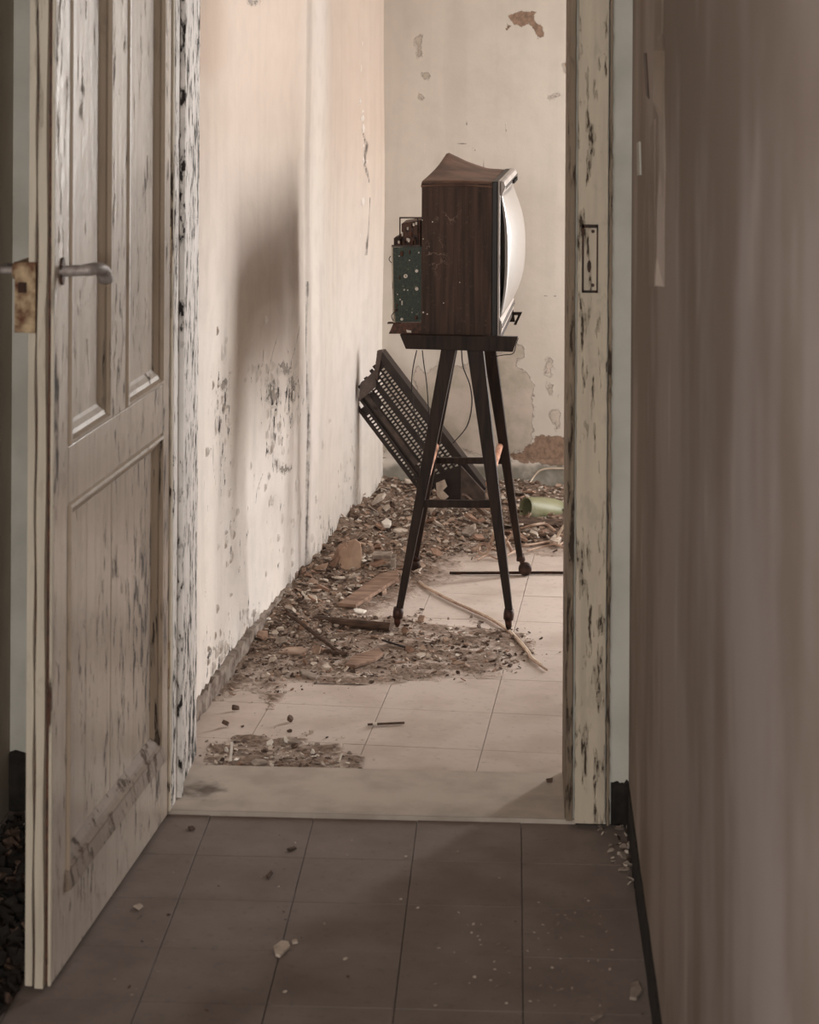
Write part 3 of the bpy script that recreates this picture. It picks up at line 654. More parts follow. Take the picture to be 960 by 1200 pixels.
# tray: two canted side boards, a base and turned-up end pieces
tr = [(468.5, 392), (607, 395), (601, 412.5), (475.5, 409)]
pn = [ts(x, y, NY) for x, y in tr]
mesh('tray_board', *prism(pn, sy*.018), M['stand_wood'], stand, bevel=.0015)
fp = [p+sy*(FY-NY-.018) for p in pn]; xr_ = (SM.inverted() @ ts(601, 370, FY-.018)).x
sh = SM.to_3x3() @ V3(((SM.inverted() @ fp[1]).x-xr_, 0, 0))
mesh('tray_board', *prism([fp[0], fp[1]-sh, fp[2]-sh*.6, fp[3]], sy*.018), M['stand_wood'], stand, bevel=.0015)
qq = lambda *p: [ts(x, y, FY-.018) for x, y in p]
mesh('tray_hook', *join([prism(qq((600, 366), (612, 366), (610.5, 369.5), (600, 369.5)), sy*.012), prism(qq((612, 366), (605, 381), (602, 380.5), (607.5, 369)), sy*.012)]), M['stand_wood'], stand)
zt = pn[0].z-.006; zb_ = zt-.016
iv = SM.inverted(); l0 = (iv @ pn[0]).x+.012; l1 = (iv @ pn[1]).x-.016
TZ = zt
mesh('tray_base', xf(boxv((l0+.01, NY+.0185, zb_), ((iv @ ts(586, 300, -.252)).x, FY-.0185, zt)), SM), BOXF, M['stand_wood'], stand)
a0, b0 = pn[1], pn[2]
0 and mesh('tray_end', *prism([a0+sy*.0185, b0+sy*.0185, b0+sy*.0185-V3((.008, 0, 0)), a0+sy*.0185-V3((.008, 0, 0))], sy*(FY-NY-.0375)), M['stand_wood'], stand)

# ------------------------------------------------------------ television
tv = thing('television', 'old wooden-cased tube television with its back off, screen facing right', 'television', tuple(SM @ V3((0, 0, TZ))), SA)
TN, TFY = -.252, .252
def lp(px, py, yl): return iv @ ts(px, py, yl)
tl = lp(494, 300, TN).x; trr = lp(576.3, 300, TN).x; fx = lp(583, 300, TN).x; ztop = lp(530, 215, TN).z; zbt = TZ+.0005
print('tv local', tl, trr, fx, ztop, zbt)
def S(x, y, z): return SM @ V3((x, y, z))
# side panels as fine grids (dust webs), bottom and front rim
nu, nv = 40, 80; VV = []; 
for i in range(nu+1):
    for j in range(nv+1):
        x = tl+(trr-tl)*i/nu; z = zbt+(ztop-zbt)*j/nv; VV.append(tuple(S(x, TN, z)))
P = np.array(VV); px, py = project(P)
dust = .9*np.exp(-((px-508)/14)**2-((py-290)/30)**2)+.7*np.exp(-((px-525)/16)**2-((py-255)/10)**2)+.35*np.exp(-((px-530)/30)**2-((py-310)/70)**2)+.5*np.exp(-((px-498)/5)**2-((py-325)/12)**2)-.1
Fc = [(i*(nv+1)+j, (i+1)*(nv+1)+j, (i+1)*(nv+1)+j+1, i*(nv+1)+j+1) for i in range(nu) for j in range(nv)]
N = len(VV); VV += [tuple(S(x, y, z)) for x, y, z in boxv((tl, TN+.0003, zbt), (trr, TN+.014, ztop))]; Fc += [tuple(N+i for i in f) for f in BOXF]
sp = mesh('side_panel', VV, Fc, M['veneer'], tv, attrs={'dust': np.concatenate([dust, np.zeros(8)])})
mesh('side_panel', xf(boxv((tl, TFY-.014, zbt), (trr, TFY, ztop)), SM), BOXF, M['veneer'], tv)
mesh('bottom_panel', xf(boxv((tl, TN+.0145, zbt), (trr, TFY-.0145, zbt+.012)), SM), BOXF, M['veneer'], tv)
# flecks of plaster on the side panel
for (x, y, r) in ((496, 366, 1.3), (501, 368, 1.0), (507, 260, .9), (495, 258, .8), (539, 331, .6), (520, 355, .6), (496, 280, .9)):
    c0 = ts(x, y, TN-.0005); rr = r*.0022
    mesh('plaster_fleck', *prism([c0+SM.to_3x3() @ V3((math.cos(t)*rr*random.uniform(.6, 1.2), 0, math.sin(t)*rr*random.uniform(.6, 1.2))) for t in [k0*math.pi/3 for k0 in range(6)]], -sy*.002), M['solder'], tv)
# lifted and warped top veneer
gx, gy = 22, 22; VV = []
for i in range(gx+1):
    for j in range(gy+1):
        s, t = i/gx, j/gy; x = tl-.002+(trr-tl+.004)*s; y = TN-.002+(TFY-TN+.004)*t
        roll = -.010*max(0, 1-t/.06)**2
        lift = .052*(max(0, 1-s/.75)**1.3)*t**1.6*(1-.5*max(0, 1-s/.07)**1.5) + .004*math.sin(s*3)
        VV.append(tuple(S(x+.012*t**1.5*max(0, 1-s/.4), y, ztop+.001+roll+lift)))
Fc = [(i*(gy+1)+j, (i+1)*(gy+1)+j, (i+1)*(gy+1)+j+1, i*(gy+1)+j+1) for i in range(gx) for j in range(gy)]
tp = mesh('top_panel', VV, Fc, M['veneer_top'], tv, smooth=True, solid=.004)
mesh('top_batten', xf(boxv((tl+.004, TN+.016, ztop-.016), (trr-.002, TFY-.016, ztop-.006)), SM), BOXF, M['veneer'], tv)
# front rim, bezel and tube
def ring_prism(x0, x1, y0, y1, z0, z1, wd):
    return join([(boxv((x0, y0, z0), (x1, y0+wd, z1)), BOXF), (boxv((x0, y1-wd, z0), (x1, y1, z1)), BOXF), (boxv((x0, y0+wd, z0), (x1, y1-wd, z0+wd)), BOXF), (boxv((x0, y0+wd, z1-wd), (x1, y1-wd, z1)), BOXF)])
V, Fc = ring_prism(trr+.0005, fx, TN-.002, TFY+.002, zbt, ztop+.006, .022)
mesh('front_rim', xf(V, SM), Fc, M['black_trim'], tv, bevel=.002)
# bezel: profile swells outward at the top and bottom lips
zA, zB = zbt+.001, ztop+.008
V, Fc = ring_prism(fx+.0003, fx+.006, TN+.001, TFY-.001, zA, zB, .02)
bz = mesh('bezel', xf(V, SM), Fc, M['bezel'], tv, bevel=.0015)
lip_t = []
for yy in (TN+.004, TFY-.004): lip_t.append([S(fx+.0065, yy, zB-.038), S(fx+.012, yy, zB-.036), S(fx+.020, yy, zB-.014), S(fx+.016, yy, zB-.003), S(fx+.0065, yy, zB)])
mesh('bezel_lip', *loft(lip_t), M['bezel'], bz, bevel=.003)
lip_b = []
for yy in (TN+.004, TFY-.004): lip_b.append([S(fx+.0065, yy, zA+.002), S(fx+.010, yy, zA+.004), S(fx+.014, yy, zA+.030), S(fx+.0065, yy, zA+.048)])
mesh('bezel_lip', *loft(lip_b), M['bezel'], bz, bevel=.002)
for dz in (.012, .017): mesh('bezel_line', *loft([[S(fx+.0205-.0*dz, yy, zB-dz-.004), S(fx+.0215, yy, zB-dz-.004), S(fx+.0215, yy, zB-dz-.0025), S(fx+.0195, yy, zB-dz-.0025)] for yy in (TN+.01, TFY-.01)]), M['black_trim'], bz)
for dz in (.022, .030): mesh('bezel_line', *loft([[S(fx+.0105, yy, zA+dz), S(fx+.0150, yy, zA+dz), S(fx+.0150, yy, zA+dz+.0018), S(fx+.0105, yy, zA+dz+.0018)] for yy in (TN+.006, TFY-.006)]), M['black_trim'], bz)
for yy in (.02, .06, .10, .14): mesh('control_knob', *tube([S(fx+.020, yy, zB-.021), S(fx+.027, yy, zB-.021)], .005, 10, 1), M['black_trim'], bz)
z0s, z1s = zA+.046, zB-.036; VV = []; n_a, n_b = 26, 30
for i in range(n_a+1):
    for j in range(n_b+1):
        a_, b_ = i/n_a*2-1, j/n_b*2-1
        bul = (1-abs(a_)**2.4)*.030*(1-abs(b_)**2.6)+.013*(1-abs(b_)**2.4)+.004*(1-a_*a_)
        VV.append(tuple(S(fx+.0065+bul, a_*(TFY-.020), (z0s+z1s)/2+b_*(z1s-z0s)/2)))
Fc = [(i*(n_b+1)+j, (i+1)*(n_b+1)+j, (i+1)*(n_b+1)+j+1, i*(n_b+1)+j+1) for i in range(n_a) for j in range(n_b)]
mesh('picture_tube', VV, Fc, M['tube'], tv, smooth=True, solid=.003)
mesh('tube_cone', *loft([[S(x, sy_*(r), (z0s+z1s)/2+sz_*r*.78) for sy_, sz_ in ((-1, -1), (1, -1), (1, 1), (-1, 1))] for x, r in ((fx-.002, .20), (fx-.08, .12), (fx-.16, .03), (fx-.24, .022))]), M['black_trim'], tv)
# chassis sticking out at the back
py_ = -.225
def bp(px, py, yl=py_): return ts(px, py, yl)
brd = mesh('circuit_board', *prism([bp(460.5, 290), bp(494, 289), bp(494, 377), bp(462, 377)], sy*.003), M['pcb'], tv); brd['label'] = 'green circuit board'
mesh('board_edge', *prism([bp(458.5, 288), bp(461.5, 288), bp(463.3, 378), bp(460.7, 378)], sy*.010), M['casing'], brd)
mesh('board_edge', *prism([bp(459, 287.2), bp(492.5, 287.2), bp(492.5, 289.5), bp(459, 289.5)], sy*.008), M['cover_grey'], brd)
for x, y, r in ((475.5, 323.5, 2.4), (488.5, 317.5, 1.9), (488.5, 338.5, 2.0), (491, 296, 1.0), (474, 339.5, .9), (469, 351, .8), (480, 305, .7), (471, 374, 1.6), (478, 340, .7), (466, 345, .6), (483, 366, .6), (468, 300, .6)):
    c0 = bp(x, y, py_-.001); rr = r*.0022
    mesh('solder_blob', *tube([c0+sy*.001, c0-sy*.003], rr, 10, 1), M['solder'], brd)
mesh('solder_hole', *tube([bp(475.5, 323.5, py_-.0045), bp(475.5, 323.5, py_-.0051)], .0017, 8, 1), M['dark_iron'], brd)
fw = []
for q in (((468, 254.5), (494, 254.5), (494, 256), (468, 256)), ((468, 254.5), (469.3, 254.5), (469.3, 282), (468, 282)), ((489, 256), (490, 256), (490, 287), (489, 287))):
    fw.append(prism([bp(x, y) for x, y in q], sy*.006))
mesh('chassis_frame', *join(fw), M['dark_iron'], tv)
mesh('tuner_box', *prism([bp(470.5, 262, -.20), bp(493, 258, -.20), bp(493, 288, -.20), bp(470.5, 288, -.20)], sy*.10), M['component'], tv, bevel=.002)
mesh('tuner_box', *prism([bp(461.5, 279), bp(469, 276), bp(470, 288), bp(461.5, 288)], sy*.06), M['dark_iron'], tv, bevel=.001)
random.seed(3)
for i in range(24):
    x = random.uniform(463, 491); y = random.uniform(274, 286) if i < 9 else random.uniform(259, 284) if i < 16 else random.uniform(292, 374)
    if i < 16 and x < 470: x += 8
    c0 = bp(x, y, -.222 if i < 16 else py_-.003); hh = random.uniform(.002, .006)
    mt = M['component'] if i % 3 else (M['dark_iron'] if i % 2 else M['solder'])
    mesh('component', *tube([c0-V3((0, 0, hh)), c0+V3((0, 0, hh))], random.uniform(.0015, .0035), 8, 1), mt, tv)
for (x, y) in ((485, 263.5), (488, 262), (478, 268), (467.5, 284)):
    c0 = bp(x, y, -.226); mesh('valve_base', *tube([c0-V3((0, 0, .003)), c0+V3((0, 0, .004))], .0026, 8, 1), M['solder'], tv)
mesh('chassis_base', *prism([bp(461, 379), bp(493.5, 378), bp(493.5, 391.2), bp(455.5, 391.2), bp(458, 386)], sy*.40), M['component'], tv)
mesh('chassis_strip', *prism([bp(454, 378.3), bp(470, 377.8), bp(470, 379.2), bp(454, 379.6)], sy*.02), M['dark_iron'], tv)
mesh('chassis_label', *prism([bp(476, 386.5, py_-.002), bp(482, 387.5, py_-.002), bp(482, 390, py_-.002), bp(477, 389.5, py_-.002)], sy*.0015), M['solder'], tv)
for pth in ([(459, 308), (456, 304), (458, 300)], [(463, 365), (459, 370), (461, 376)]):
    mesh('chassis_wire', *tube([bp(*p) for p in pth], .0012, 6, 4), M['wire_dark'], tv)
# flex hanging under the set
def hang(name, pts, r, mat, label):
    o = mesh(name, *tube(pts, r, 6, 8), mat, smooth=True); tag(o, label, 'cable'); return o
w1 = [ts(489, 412, -.1), ts(484, 440, -.05), ts(483, 470, .05), ts(487, 497, .2), ts(493, 520, .30), on_z(489, 585, .12), ts(503, 615, .34)]
hang('hanging_wire', [ts(488.5, 410.5, -.15), ts(484, 432, -.14), ts(482.5, 455, -.12), ts(486, 485, -.08), ts(491, 510, -.02), ts(494, 535, .02)], .0016, M['wire_dark'], 'thin dark wire hanging under the left end of the stand tray')
hang('hanging_wire', [ts(495, 410.5, -.05), ts(497, 428, -.05), ts(500, 448, -.05), ts(502, 475, -.05), ts(503, 500, -.04)], .0016, M['wire_dark'], 'short dark wire just right of the long one under the tray')
hang('hanging_wire', [ts(541, 411, 0), ts(543, 430, .02), ts(551, 452, .05), ts(553, 475, .09), ts(547, 500, .2), ts(531, 519, .5)], .0018, M['wire_dark'], 'black wire looping down between the middle stand legs')
hang('hanging_wire', [ts(576, 418.5, NY+.02), ts(590, 416, NY-.004), ts(601.5, 414, NY-.008), ts(605, 403, NY-.006), ts(607.5, 396, NY-.004)], .0013, M['wire_dark'], 'thin wire hooked round the right end of the stand tray')

# ------------------------------------------------------------ rubble ground
def mound_h(x, y):
    """height of the loose dirt: high at the back wall and along the left wall"""
    q = V3((x, y, 0)); dl_ = (q-Wa).dot(wnor); db = YF-y
    h = .034*max(0, 1-db/.9)**1.1*(1-.25*min(1, max(0, x-.05)/.5))
    lim = .20+.25*max(0, min(1, (y-5.4)/.6)) if y > 5.15 else max(0, (y-4.95)*1.0)
    if lim > .01: h = max(h, .035*max(0, 1-dl_/lim)**1.2*min(1, max(0, y-5.0)/.5))
    h += h*.8*noise.noise(V3((x*14, y*14, 3)))+ (.006*noise.noise(V3((x*40, y*40, 1))) if h > .004 else 0)
    return max(h, 0)
gx0, gx1, gy0, gy1 = lw(5.0)-.02, 1.19, 5.05, YF
nx, ny = 120, 140; VV = []; FF = []
for i in range(nx+1):
    for j in range(ny+1):
        y = gy0+(gy1-gy0)*j/ny; xl = lw(y)+.002; x = xl+(gx1-xl)*(i/nx)**1.2
        h = mound_h(x, y); VV.append((x, y, h if h > .0012 else -.006))
for i in range(nx):
    for j in range(ny):
        q = (i*(ny+1)+j, (i+1)*(ny+1)+j, (i+1)*(ny+1)+j+1, i*(ny+1)+j+1)
        if max(VV[v][2] for v in q) > 0: FF.append(q)
dm = mesh('dirt', VV, FF, M['dust'], smooth=True, origin=(0, 0, 0), attrs={'fade': np.clip(np.array(VV)[:, 2]/.008, 0, 1)}); tag(dm, 'brown dirt heaped along the back and left walls of the room', 'dirt', None, 'stuff')
def world_poly(pts): return [on_z(*p) for p in pts]
def inside(x, y, poly):
    r = False
    for i in range(len(poly)):
        a, b = poly[i], poly[(i+1) % len(poly)]
        if (a.y > y) != (b.y > y) and x < a.x+(y-a.y)*(b.x-a.x)/(b.y-a.y): r = not r
    return r
def sampler(poly, bias=0):
    xs = [p.x for p in poly]; ys = [p.y for p in poly]
    cx, cy = sum(xs)/len(xs), sum(ys)/len(ys)
    while True:
        x = random.uniform(min(xs), max(xs)); y = random.uniform(min(ys), max(ys))
        if not inside(x, y, poly): continue
        if bias and random.random() < bias:
            t = random.random()**.5*.0+random.uniform(0, .6); x, y = x+(cx-x)*t, y+(cy-y)*t
        if (V3((x, y, 0))-Wa).dot(wnor) < .012 or y > YF-.012: continue
        return x, y
def chip_verts(r, th, tilt, n=None):
    n = n or random.choice((4, 5, 5, 6)); ang = sorted(random.uniform(0, 2*math.pi) for _ in range(n))
    ang = [2*math.pi*i/n+random.uniform(-.4, .4) for i in range(n)]; e = random.uniform(.45, 1)
    base = [V3((math.cos(a)*r*random.uniform(.7, 1.15), math.sin(a)*r*e*random.uniform(.7, 1.15), 0)) for a in ang]
    V, Fc = prism(base, (0, 0, th))
    for i in range(n, 2*n): V[i].x *= .93; V[i].y *= .93
    R = Matrix.Rotation(random.uniform(0, 6.28), 3, 'Z') @ Matrix.Rotation(random.gauss(0, tilt), 3, 'X') @ Matrix.Rotation(random.gauss(0, tilt), 3, 'Y')
    V = [R @ v for v in V]; lo = min(v.z for v in V)
    return [v-V3((0, 0, lo)) for v in V], Fc
CH = [M['chip_cream'], M['chip_grey'], M['chip_red'], M['chip_dark'], M['chip_tan'], M['paper']]
def rubble(name, label, poly, count, rr, weights, tilt=.35, bias=0, sink=.3):
    V, Fc, mi = [], [], []
    for _ in range(count):
        x, y = sampler(poly, bias)
        if random.random() < .3:
            x2, y2 = x+random.gauss(0, .035), y+random.gauss(0, .05)
            if (V3((x2, y2, 0))-Wa).dot(wnor) > .012 and YB+.01 < y2 < YF-.015: x, y = x2, y2
        r = rr[0]+(rr[1]-rr[0])*random.random()**4; th = min(.007, r*random.uniform(.10, .38))
        v, f = chip_verts(r, th, tilt); z = mound_h(x, y)-.3*th*(mound_h(x, y) > .002)+.0006
        m = random.choices(range(6), weights)[0]; n = len(V)
        V += [q+V3((x, y, z)) for q in v]; Fc += [tuple(i+n for i in q) for q in f]; mi += [m]*len(f)
    o = mesh(name, np.array([tuple(v) for v in V]), Fc, CH, mi=mi); tag(o, label, 'rubble', None, 'stuff'); return o
Z_back = world_poly([(425, 590), (436, 572), (700, 572), (700, 636), (640, 640), (590, 645), (520, 655), (470, 690), (400, 712), (350, 730), (300, 765), (320, 712), (370, 660)])
Z_mid = world_poly([(345, 705), (400, 725), (470, 722), (520, 735), (600, 738), (628, 752), (622, 772), (575, 790), (500, 796), (420, 803), (350, 800), (290, 775), (272, 770), (310, 730)])
Z_low = world_poly([(238, 897), (246, 874), (290, 862), (340, 866), (395, 876), (424, 890), (424, 904), (330, 902)])
Z_left = world_poly([(250, 818), (290, 775), (340, 795), (320, 832), (300, 800)])
rubble('rubble', 'mixed plaster and tile rubble spread across the back of the room', Z_back, 9000, (.0018, .013), (22, 22, 7, 20, 28, 2))
rubble('rubble', 'dark crumbled rubble patch around the front feet of the stand', Z_mid, 6000, (.0015, .009), (14, 20, 6, 44, 16, 2), .3, .3)
rubble('rubble', 'small pale rubble strewn just behind the doorway threshold', Z_low, 900, (.0015, .009), (30, 26, 6, 26, 10, 2), .3, .35)
rubble('rubble', 'fine crumbs along the foot of the left wall nearest the doorway', Z_left, 260, (.0015, .007), (20, 20, 6, 40, 14, 0), .3)
# thin dust under the patches
def dust_sheet(poly, label, seed):
    xs = [p.x for p in poly]; ys = [p.y for p in poly]; n = 80; V, FF, FD = [], [], []
    for i in range(n+1):
        for j in range(n+1):
            x = min(xs)+(max(xs)-min(xs))*i/n; y = min(ys)+(max(ys)-min(ys))*j/n
            h = .0022+.005*noise.noise(V3((x*17+seed, y*17, 0)))+.002*noise.noise(V3((x*60, y*60, seed)))
            dmin = min(((V3((x, y, 0))-(a+(b-a)*max(0, min(1, (V3((x, y, 0))-a).dot(b-a)/max(1e-9, (b-a).length_squared))))).length) for a, b in zip(poly, poly[1:]+poly[:1]))
            dmin = dmin if inside(x, y, poly) else -dmin
            h += min(.002, dmin*.12) - .0015
            if (V3((x, y, 0))-Wa).dot(wnor) < .003: h = -.01
            FD.append(max(0, min(1, h/.0035)))
            V.append((x, y, max(h, -.006)+.0005))
    for i in range(n):
        for j in range(n):
            q = (i*(n+1)+j, (i+1)*(n+1)+j, (i+1)*(n+1)+j+1, i*(n+1)+j+1)
            if max(V[k0][2] for k0 in q) > .0008: FF.append(q)
    o = mesh('dirt', V, FF, M['dust'], smooth=True, attrs={'fade': FD}); tag(o, label, 'dirt', None, 'stuff')
dust_sheet(Z_mid, 'thin dark dirt under the rubble around the front feet', 5)
dust_sheet(Z_low, 'thin dirt scattered behind the doorway threshold', 9)
dust_sheet(Z_left, 'thin dirt at the foot of the left wall', 13)
dust_sheet(Z_back, 'thin dirt between the rubble across the back', 21)

# countable fragments
CNAME = {'chip_cream': 'cream', 'chip_tan': 'tan', 'chip_grey': 'grey', 'chip_red': 'terracotta', 'chip_dark': 'dark brown', 'paper': 'white'}
def fragments(name, label, group, cat, poly, count, rr, mats, tilt=.4, zones=None):
    """label has {c} for the colour and {z} for the place; pieces alike in both share label and group"""
    protos = {}
    for i in range(count):
        mk = mats[i % len(mats)]; x, y = sampler(poly); L = protos.setdefault(mk, [])
        zn = zones(x, y) if zones else ''
        if len(L) < 5:
            r = random.uniform(*rr); V, Fc = chip_verts(r, r*random.uniform(.12, .4), tilt); c = mesh(name, V, Fc, M[mk], local=True); L.append(c)
        else:
            c = random.choice(L).copy(); COL.objects.link(c); c.rotation_euler = (0, 0, random.uniform(0, 6.28)); sc = random.uniform(.7, 1.2); c.scale = (sc, sc, sc)
        c.location = (x, y, mound_h(x, y)+.001); tag(c, label.format(c=CNAME[mk], z=zn), cat, group.format(c=CNAME[mk], z=zn))
def zb(x, y):
    px_, py_ = project(np.array([[x, y, 0.0]])); px_, py_ = px_[0], py_[0]
    if px_ < 470 and py_ > 640: return 'beside the left wall near the clay shards'
    if px_ < 500: return 'in the back left corner left of the stand'
    if px_ < 600: return 'behind the stand, between its legs' if py_ > 605 else 'under the leaning back cover'
    return 'around the green jar and cords' if py_ > 600 else 'along the back wall behind the green jar'
def zm(x, y):
    px_, py_ = project(np.array([[x, y, 0.0]])); px_, py_ = px_[0], py_[0]
    return ('left of the slanting stick' if px_ < 360 else 'left of the front left stand foot' if px_ < 462 else 'between the two front stand feet')
def zc(x, y):
    px_, py_ = project(np.array([[x, y, 0.0]])); px_, py_ = px_[0], py_[0]
    return ('close beside the open door' if px_ < 300-(py_-960)*.5 else 'on the lit middle tiles' if px_ < 640-(py_-960)*.9 else 'on the shaded right tiles')
G3 = ['chip_cream', 'chip_tan', 'chip_grey', 'chip_cream', 'chip_red']
fragments('plaster_fragment', '{c} broken plaster piece in the rubble {z}', '{c} plaster pieces {z}', 'fragment', Z_back, 150, (.012, .028), G3, .4, zb)
fragments('plaster_fragment', '{c} plaster piece in dark rubble {z}', '{c} plaster pieces {z}', 'fragment', Z_mid, 46, (.009, .019), G3, .4, zm)
fragments('paint_flake', '{c} paint flake among the debris just behind the threshold', '{c} paint flakes behind the threshold', 'flake', Z_low, 26, (.005, .010), ['chip_cream', 'chip_grey', 'paper'], .3)
# corridor chips
Z_cor = world_poly([(620, 1060), (690, 1040), (720, 1110), (690, 1180), (560, 1180), (520, 1090)])
Z_cor2 = world_poly([(700, 968), (742, 968), (752, 1060), (722, 1020)])
Z_cor3 = world_poly([(90, 1190), (200, 975), (480, 985), (600, 1000), (760, 1100), (775, 1198)])
fragments('paint_flake', 'small {c} paint flake lying {z}', 'small {c} flakes {z}', 'flake', Z_cor3, 60, (.0018, .0045), ['chip_cream', 'chip_grey', 'chip_dark'], .2, zc)
fragments('paint_flake', 'tiny {c} paint flake in the cluster on the shaded tiles', 'clustered {c} flakes on the shaded tiles', 'flake', Z_cor, 70, (.0014, .0038), ['chip_cream', 'chip_grey'], .2)
fragments('plaster_crumb', '{c} plaster crumb piled at the foot of the right door casing', '{c} crumbs by the right casing', 'crumb', Z_cor2, 60, (.002, .009), ['chip_cream', 'chip_grey', 'chip_dark', 'chip_grey'], .5)
def single(name, label, cat, pts, th, mat, z=0.0, bev=.001):
    P = [on_z(x, y, z+.001) for x, y in pts]; o = mesh(name, *prism(P, (0, 0, th)), mat, bevel=bev); tag(o, label, cat); return o
single('plaster_flake', 'largest pale flake on the corridor tiles, left of centre', 'flake', [(320, 1112), (330, 1105), (338, 1106), (340, 1111), (328, 1123), (323, 1121)], .005, M['chip_cream'])
single('plaster_flake', 'small flake just right of the largest pale one on the tiles', 'flake', [(342, 1103), (348, 1102), (349, 1106), (343, 1107)], .003, M['chip_cream'])
single('plaster_flake', 'pale angular flake at the foot of the right corridor wall', 'flake', [(740, 1155), (748, 1152), (753, 1163), (746, 1173), (738, 1172)], .005, M['chip_grey'])
single('plaster_flake', 'long thin pale flake near the bottom right of the corridor floor', 'flake', [(692, 1195), (706, 1187), (709, 1190), (697, 1198)], .003, M['chip_grey'])
single('plaster_flake', 'pale flake on the tiles beside the open door', 'flake', [(156, 1063), (164, 1060), (168, 1063), (163, 1067)], .003, M['chip_cream'])
single('plaster_flake', 'small flake on the threshold-side tiles near the hinge', 'flake', [(220, 970), (226, 969), (229, 972), (223, 974)], .003, M['chip_dark'])
for (pts, lb) in (([(336, 996), (345, 993), (348, 995), (340, 998)], 'dark leaf bit on the left tiles nearest the threshold'), ([(312, 1027), (318, 1021), (320, 1024), (315, 1031)], 'dark leaf bit below the other on the left tiles'), ([(640, 914), (648, 913), (647, 917), (641, 917)], 'dark crumb on the shaded end of the threshold')):
    single('leaf_bit', lb, 'leaf', pts, .003, M['chip_dark'], .009 if 'threshold' in lb and 'shaded' in lb else 0)

# larger named pieces in the room
def slab3(name, label, cat, P, off, mat, bev=.002, smooth=False):
    o = mesh(name, *prism(P, off), mat, bevel=bev, smooth=smooth); tag(o, label, cat); return o
def curved_shard(name, label, pts, depth_y, mat, th=.010):
    """standing piece with a bowed face, outline given on the vertical plane at depth_y"""
    P = [at_y(x, y, depth_y) for x, y in pts]; lo = min(p.z for p in P)
    cx = sum(p.x for p in P)/len(P); wd = max(abs(p.x-cx) for p in P)
    P = [p+V3((0, .030*((p.x-cx)/wd)**2+ (p.z-lo)*.35, 0)) for p in P]
    c0 = sum(P, V3())/len(P)+V3((0, -.008, 0))
    n = len(P); V = P+[c0]+[p+V3((0, th, 0)) for p in P]+[c0+V3((0, th, 0))]
    Fc = [(i, (i+1) % n, n) for i in range(n)]+[(n+1+(i+1) % n, n+1+i, 2*n+1) for i in range(n)]+[(i, n+1+i, n+1+(i+1) % n, (i+1) % n) for i in range(n)]
    o = mesh(name, V, Fc, mat, bevel=.0015); return tag(o, label, 'shard')
tan = plain('tan_pottery_shard', (188, 160, 138), (168, 140, 120), 18, rough=.85)
ysh = on_z(405, 678).y
curved_shard('clay_shard', 'large curved tan clay shard standing by the left wall', [(392, 659), (395, 651), (402, 645), (406, 646), (407, 638), (415, 636), (421, 641), (423, 655), (422, 667), (420, 677), (411, 675), (401, 670)], ysh, tan)
curved_shard('clay_shard', 'brown hollow clay shard between the two tan shards', [(377, 668), (388, 658), (396, 641), (405, 640), (407, 648), (400, 652), (394, 664), (384, 669)], ysh+.02, M['chip_red'])
curved_shard('clay_shard', 'smaller tan clay shard closest to the left wall', [(362, 675), (368, 667), (376, 664), (383, 665), (378, 678), (374, 683), (363, 683)], on_z(370, 684).y, tan)
# weathered board on the rubble
A = [on_z(396, 711, .012), on_z(417, 713, .012), on_z(468, 680, .02), on_z(466, 671, .02), on_z(445, 676, .02)]
slab3('weathered_board', 'tan weathered board lying on the rubble behind the front left stand foot', 'board', A, (0, 0, .010), M['board'])
slab3('wood_scrap', 'narrow wood strip along the right edge of the weathered board', 'wood', [on_z(420, 712, .004), on_z(424, 711, .004), on_z(468, 684, .004), on_z(467, 680, .004)], (0, 0, .006), M['board'])
def log(name, label, p, q, r, mat):
    n = 14; rings = []
    for i in range(n+1):
        c = p.lerp(q, i/n); d = (q-p).normalized(); a = V3((0, 0, 1)); b = d.cross(a).normalized()
        rings.append([c+(b*math.cos(t)+a*math.sin(t)*.75)*r*random.uniform(.8, 1.12) for t in [2*math.pi*j/9 for j in range(9)]])
    o = mesh(name, *loft(rings), mat, smooth=False); return tag(o, label, 'wood')
log('timber', 'dark rounded timber lying left of the front stand foot', on_z(368, 726, .014), on_z(458, 735, .014), .015, M['old_wood'])
log('stick', 'slanting dark stick propped from the left wall into the rubble', on_z(334, 716, .035), on_z(398, 765, .008), .006, M['old_wood'])
log('stick', 'short dark stick end crossing the lower end of the slanting stick', on_z(380, 763, .008), on_z(408, 767, .008), .007, M['chip_dark'])
log('twig', 'dark twig lying across the rubble between the front stand feet', on_z(448, 750, .012), on_z(486, 762, .006), .003, M['wire_dark'])
slab3('plaster_slab', 'flat tan plaster slab in front of the slanting stick', 'slab', [on_z(x, y, .006) for x, y in ((404, 782), (414, 772), (444, 763), (450, 769), (440, 776), (416, 784))], (0, 0, .009), M['board'])
slab3('plaster_slab', 'flat brown slab beside the left skirting in the rubble', 'slab', [on_z(x, y, .006) for x, y in ((326, 766), (336, 761), (352, 760), (362, 764), (350, 768))], (0, 0, .006), M['chip_tan'])
slab3('plaster_slab', 'pale grey elongated chip at the lower edge of the rubble', 'chip', [on_z(x, y, .002) for x, y in ((351, 788), (356, 787), (374, 794), (370, 798), (354, 794))], (0, 0, .007), M['chip_grey'])
slab3('plaster_slab', 'white chip in front of the weathered board', 'chip', [on_z(x, y, .004) for x, y in ((412, 715), (418, 714), (430, 717), (426, 720), (416, 719))], (0, 0, .005), M['paper'])
slab3('stone', 'small pale stone against the weathered board', 'stone', [on_z(x, y, .004) for x, y in ((445, 697), (449, 690), (453, 692), (453, 698), (448, 700))], (0, 0, .014), M['chip_tan'], .004)
